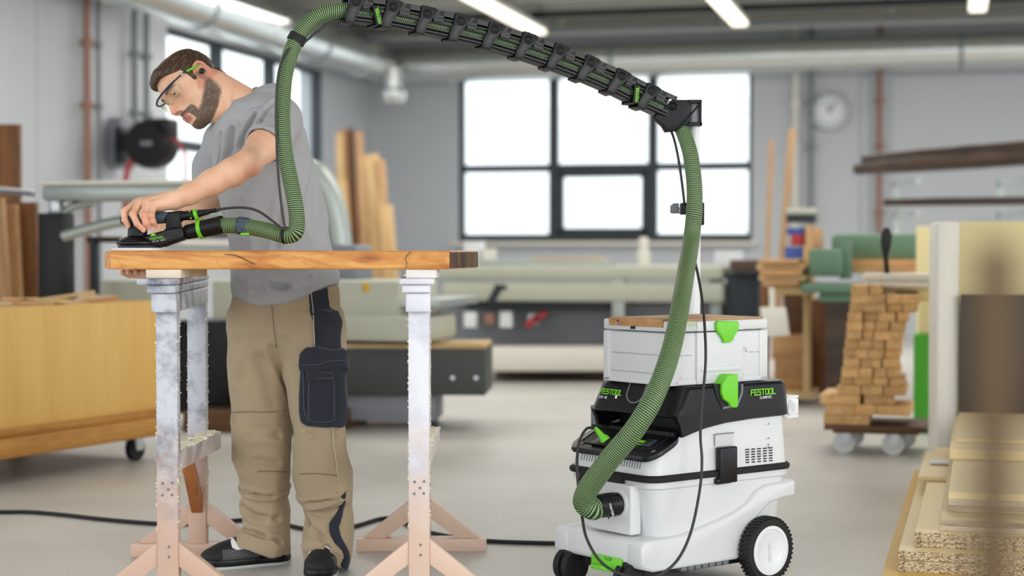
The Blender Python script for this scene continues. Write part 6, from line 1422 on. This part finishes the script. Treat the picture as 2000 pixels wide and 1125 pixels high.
# eyes
for s_ in (-1, 1):
    mb = MB(); r_ = bmesh.ops.create_uvsphere(mb.bm, u_segments=24, v_segments=16, radius=.0118); bmesh.ops.transform(mb.bm, matrix=HM @ Tr(.0775, s_*.032, .0165), verts=r_['verts'])
    ey = sub(pch(mb.build('eyeball', solid('eye_white', (226, 220, 214), .2), None), body))
    g = Vector((math.cos(.35), 0.05*s_, -math.sin(.35))).normalized(); mb = MB(); base = Vector((.0775, s_*.032, .0165))
    mb.lathe([(.0, .0124), (.003, .0122), (.0056, .0108), (.0058, .0098)], n=20, M=HM @ axisM(base, base+g), caps=False); ir = sub(pch(mb.build('iris', solid('iris_grey', (58, 52, 44), .15), None), ey))
# --- hair
g = Field((-.135, -.098, -.085), (.135, .098, .165), .0019); i0 = np.round((g.lo-HF.lo)/HF.h).astype(int); g.lo = HF.lo+i0*HF.h; g.ax = [(g.lo[i]+g.h*np.arange(g.n[i])).astype(f32) for i in range(3)]
src = HF.f[tuple(slice(i0[i], min(i0[i]+g.n[i], HF.f.shape[i])) for i in range(3))]; full = np.full(tuple(g.n), .5, f32); full[:src.shape[0], :src.shape[1], :src.shape[2]] = src
# undo the ears for the hair: use a smooth skull instead
SK = Field(g.lo, g.lo+g.h*(g.n-1), g.h); SK.ell((-.008, 0, .038), (.088, .072, .074), k=.02); SK.ell((.035, 0, .033), (.060, .060, .068), k=.03); SK.cap(nk0, nk1, .066, .056, k=.025)
SK.f = np.full(tuple(g.n), .5, f32); SK.ell((-.008, 0, .038), (.088, .072, .074), k=.02); SK.ell((.035, 0, .033), (.060, .060, .068), k=.03); SK.cap(nk0, nk1, .066, .056, k=.025)
full = SK.f
X, Y, Z = g.ax[0][:, None, None], np.abs(g.ax[1][None, :, None]), g.ax[2][None, None, :]
thick = .003+.006*sst(Z, .06, .105)+.011*sst(X, .035, .085)*sst(Z, .05, .09)+0*Y
PX = np.stack([v.ravel() for v in np.broadcast_arrays(X*22, Y*170, Z*120)], 1); st = noise(PX).reshape(thick.shape)
PX = np.stack([v.ravel() for v in np.broadcast_arrays(X*60, Y*60, Z*60)], 1); st2 = noise(PX+7).reshape(thick.shape)
hair = full-thick-.0016*st-.0012*st2
# lower edge of the hair: forehead, temple, over the ear, nape (height as a function of depth)
edge = np.interp(X[:, 0, 0], [-.14, -.085, -.055, -.038, -.03, -.005, .008, .012, .026, .034, .06, .078, .095, .12], [-.055, -.052, -.036, .0, .036, .042, .034, -.002, .0, .05, .066, .079, .085, .09])[:, None, None]
edge = edge+.004*st2-.01*sst(.05-Y, 0, .05)*sst(X, .05, .08)*0
hair = np.maximum(hair, (edge-Z)*.8); hair = np.maximum(hair, -(full+.006))
g.f = hair.astype(f32); V, Q = g.mesh(); V = smooth(V, Q, 1, .3)
hm, nt, b = newmat('brown_hair'); t = nt.nodes.new('ShaderNodeTexCoord'); mp = nt.nodes.new('ShaderNodeMapping'); mp.inputs['Scale'].default_value = (30, 320, 260); nt.links.new(t.outputs['Object'], mp.inputs['Vector']); n = nt.nodes.new('ShaderNodeTexNoise'); n.inputs['Detail'].default_value = 3; n.inputs['Scale'].default_value = 1; nt.links.new(mp.outputs[0], n.inputs['Vector'])
r = ramp(nt, [(.3, (30, 21, 16)), (.52, (66, 46, 32)), (.72, (122, 90, 62))], n.outputs[0]); nt.links.new(r.outputs[0], b.inputs['Base Color']); b.inputs['Roughness'].default_value = .5
bp_ = nt.nodes.new('ShaderNodeBump'); bp_.inputs['Strength'].default_value = .5; bp_.inputs['Distance'].default_value = .002; nt.links.new(n.outputs[0], bp_.inputs['Height']); nt.links.new(bp_.outputs[0], b.inputs['Normal'])
ho = mkobj('hair', sdf_mesh('hair', V, Q), hm, None, smooth=180); ho.parent = person; ho.matrix_parent_inverse = PI_; ho.matrix_basis = HM
# collar
mb = MB(); cc = V3(476, 212, 5.235); ax_n = (V3(493, 222, 5.235)-V3(418, 172, 5.185)); ax_n /= np.linalg.norm(ax_n); Mx = axisM(Vector(cc), Vector(cc-ax_n)); ring = [Mx @ Vector((.074*math.cos(t), .074*math.sin(t), 0)) for t in np.linspace(0, 2*PI, 49)]
mb.tube(ring, .0055, n=8, caps=False); sub(pch(mb.build('collar', shirt_m, None, smooth=180), shirt))
# --- shoes
def dots_mat():
    m, nt, b = newmat('dotted_shoe'); t = nt.nodes.new('ShaderNodeTexCoord'); s = nt.nodes.new('ShaderNodeSeparateXYZ'); nt.links.new(t.outputs['Object'], s.inputs[0])
    def mth(op, a, b_=None):
        n = nt.nodes.new('ShaderNodeMath'); n.operation = op
        for i, v in enumerate((a, b_)):
            if v is None: continue
            if isinstance(v, (int, float)): n.inputs[i].default_value = v
            else: nt.links.new(v, n.inputs[i])
        return n.outputs[0]
    u = mth('MULTIPLY', mth('ADD', s.outputs['X'], s.outputs['Z']), 135.); v = mth('MULTIPLY', mth('SUBTRACT', s.outputs['X'], s.outputs['Z']), 135.)
    du = mth('SUBTRACT', mth('FRACT', u), .5); dv = mth('SUBTRACT', mth('FRACT', v), .5); r = mth('ADD', mth('MULTIPLY', du, du), mth('MULTIPLY', dv, dv)); dot = mth('LESS_THAN', r, .045)
    reg = mth('MULTIPLY', mth('MULTIPLY', mth('GREATER_THAN', s.outputs['X'], .10), mth('LESS_THAN', s.outputs['X'], .215)), mth('LESS_THAN', s.outputs['Z'], .062)); dot = mth('MULTIPLY', dot, reg)
    mx = nt.nodes.new('ShaderNodeMix'); mx.data_type = 'RGBA'; mx.inputs[6].default_value = (*lin((26, 27, 32)), 1); mx.inputs[7].default_value = (*lin((214, 216, 222)), 1); nt.links.new(dot, mx.inputs[0]); nt.links.new(mx.outputs[2], b.inputs['Base Color']); b.inputs['Roughness'].default_value = .7; return m
shoe_m = dots_mat(); sole_m = solid('pale_sole', (196, 206, 198), .6)
def shoe(heel, toe, side):
    heel = np.array(heel); toe = np.array(toe); d = toe-heel; ang0 = math.atan2(d[1], d[0]); T = Tr(heel[0], heel[1], 0) @ Rz(ang0)
    fl = Field((-.03, -.07, -.002), (.31, .07, .13), .0024)
    fl.ell((.205, .0, .038), (.068, .047, .030), k=.02); fl.ell((.12, 0, .045), (.09, .040, .034), k=.03); fl.ell((.035, 0, .045), (.045, .036, .045), k=.02); fl.cap((.06, 0, .06), (.05, 0, .10), .036, .036, k=.02); fl.cap((.20, 0, .045), (.09, 0, .088), .026, .03, k=.03)
    sl, X, Y, Z = fl.sl(fl.lo, fl.lo+fl.h*fl.n); fl.cut(Z-.016+0*X+0*Y, sl, .004)
    upf = fl.f.copy(); V, Q = fl.mesh(); V = smooth(V, Q, 1)
    def loc(V): return (np.array(T.to_3x3())@V.T).T+np.array(T.translation)
    root = mkobj('shoe', sdf_mesh('shoe', V, Q), shoe_m, None, smooth=180); root.parent = person; root.matrix_parent_inverse = PI_; root.matrix_basis = T
    def wd(x): return float(np.interp(x, [-.012, 0, .03, .09, .15, .2, .24, .262, .272], [.0, .022, .036, .036, .044, .049, .042, .022, .0]))
    xs = list(np.linspace(-.012, .272, 30)); outl = [(x, -wd(x)-.001) for x in xs]+[(x, wd(x)+.001) for x in xs[::-1][1:-1]]
    mb = MB(); mb.prism(outl, .009, .03, axis='z', bev=.004); q = mb.build('midsole', M['blackb'], root); 
    mb = MB(); mb.prism(outl, .0, .0095, axis='z', bev=.002); mb.build('outsole', sole_m, root)
    def sp(poly, name='stripe', sides=(-1, 1)):
        for sd_ in sides:
            gg = Field(fl.lo, fl.lo+fl.h*(fl.n-1), fl.h); Xb, Yb, Zb = gg.ax[0][:, None, None], gg.ax[1][None, :, None], gg.ax[2][None, None, :]
            m_ = poly_sd(Xb+0*Zb, Zb+0*Xb, poly); f_ = np.maximum(np.maximum(upf-.0022, -(upf+.003)), m_+0*Yb); f_ = np.maximum(f_, -sd_*Yb+.004+0*f_); gg.f = f_.astype(f32)
            V_, Q_ = gg.mesh()
            if len(V_): mkobj(name, sdf_mesh(name, V_, Q_), M['wprint'], root, smooth=180)
    sp([(.175, .095), (.165, .07), (.15, .066), (.12, .072), (.085, .062), (.06, .03), (.07, .026), (.10, .05), (.13, .060), (.17, .058), (.185, .066), (.185, .08)])
    return root
shoe((-.700, 5.30), (-.945, 5.195), 1); shoe((-.556, 5.275), (-.580, 4.98), 1)
# --- safety glasses
gls = thing('safety_glasses', 'clear safety glasses with black and green temples on the man face', 'safety glasses', HC); GI = Matrix.Translation(-Vector(HC))
def gch(o, par=None):
    o.parent = par or gls; o.matrix_parent_inverse = GI if par is None else Matrix.Identity(4); return o
def lensp(t, c): # t -1..1 across the face
    an = t*1.12; return Vector((.050+.076*math.cos(an)-.10*(c-.03)*.0, .079*math.sin(an), c))
mb = MB(); vr = []
ts = np.linspace(-1, 1, 41)
for t in ts:
    at_ = abs(t); top = .040-.004*at_; bot = top-(.048 if .18 < at_ < .8 else (.048-.022*(1-at_/.18) if at_ <= .18 else .048-.03*(at_-.8)/.2))
    col = [HM @ lensp(t, top+(bot-top)*k/6)+(HM.to_3x3() @ Vector((-.012*(k/6)**2, 0, 0))) for k in range(7)]; vr.append([mb.bm.verts.new(p) for p in col])
for i in range(len(vr)-1):
    for k in range(6): mb.bm.faces.new((vr[i][k], vr[i+1][k], vr[i+1][k+1], vr[i][k+1]))
ln = gch(mb.build('lens', glass('clear_lens', (.93, .93, .89), .05), None, smooth=180)); sm = ln.modifiers.new('thickness', 'SOLIDIFY'); sm.thickness = .0016
mb = MB(); mb.tube([HM @ lensp(t, .041-.004*abs(t)) for t in ts], .0030, n=8); gch(mb.build('brow_bar', solid('navy_frame', (28, 34, 62), .35), None, smooth=180))
for s_ in (-1, 1):
    e_ = lensp(s_*1.0, .037); mid = Vector((.045, s_*.079, .037)); mb = MB(); mb.tube([HM @ e_, HM @ mid, HM @ Vector((.03, s_*.080, .034))], .0026, n=8); tmp = gch(mb.build('temple', solid('dark_temple', (30, 34, 54), .35), None, smooth=180))
    mb = MB(); mb.tube([HM @ Vector((.055, s_*.0795, .0375)), HM @ Vector((.040, s_*.080, .036))], .0032, n=8); gch(mb.build('silver_hinge', M['steel'], None, smooth=180), tmp)
    mb = MB(); mb.tube([HM @ Vector((.032, s_*.0805, .0345)), HM @ Vector((.005, s_*.080, .030)), HM @ Vector((-.018, s_*.078, .026))], .0035, n=8); gch(mb.build('green_tip', M['green'], None, smooth=180), tmp)
mb = MB(); mb.tube([HM @ Vector((.103, -.012, .0)), HM @ Vector((.110, 0, .012)), HM @ Vector((.103, .012, .0))], .0022, n=8); gch(mb.build('nose_bridge', M['green'], None, smooth=180))
# --- ear plug
ep = HM @ Vector((-.001, .086, .004)); mb = MB(); mb.lathe([(0, .011), (.006, .0105), (.0085, .008), (.0088, .002), (.007, -.004), (.0, -.006)], n=24, M=axisM(ep, ep+Vector(lef)), caps=False); mb.cyl(ep-Vector(upv)*.004, ep-Vector(upv)*.016+Vector(fwd)*.003, .0055, .0025, n=14)
tag(mb.build('earbud', M['dark_metal'], None, loc=ep), 'dark earbud in the left ear of the man', 'earbud')
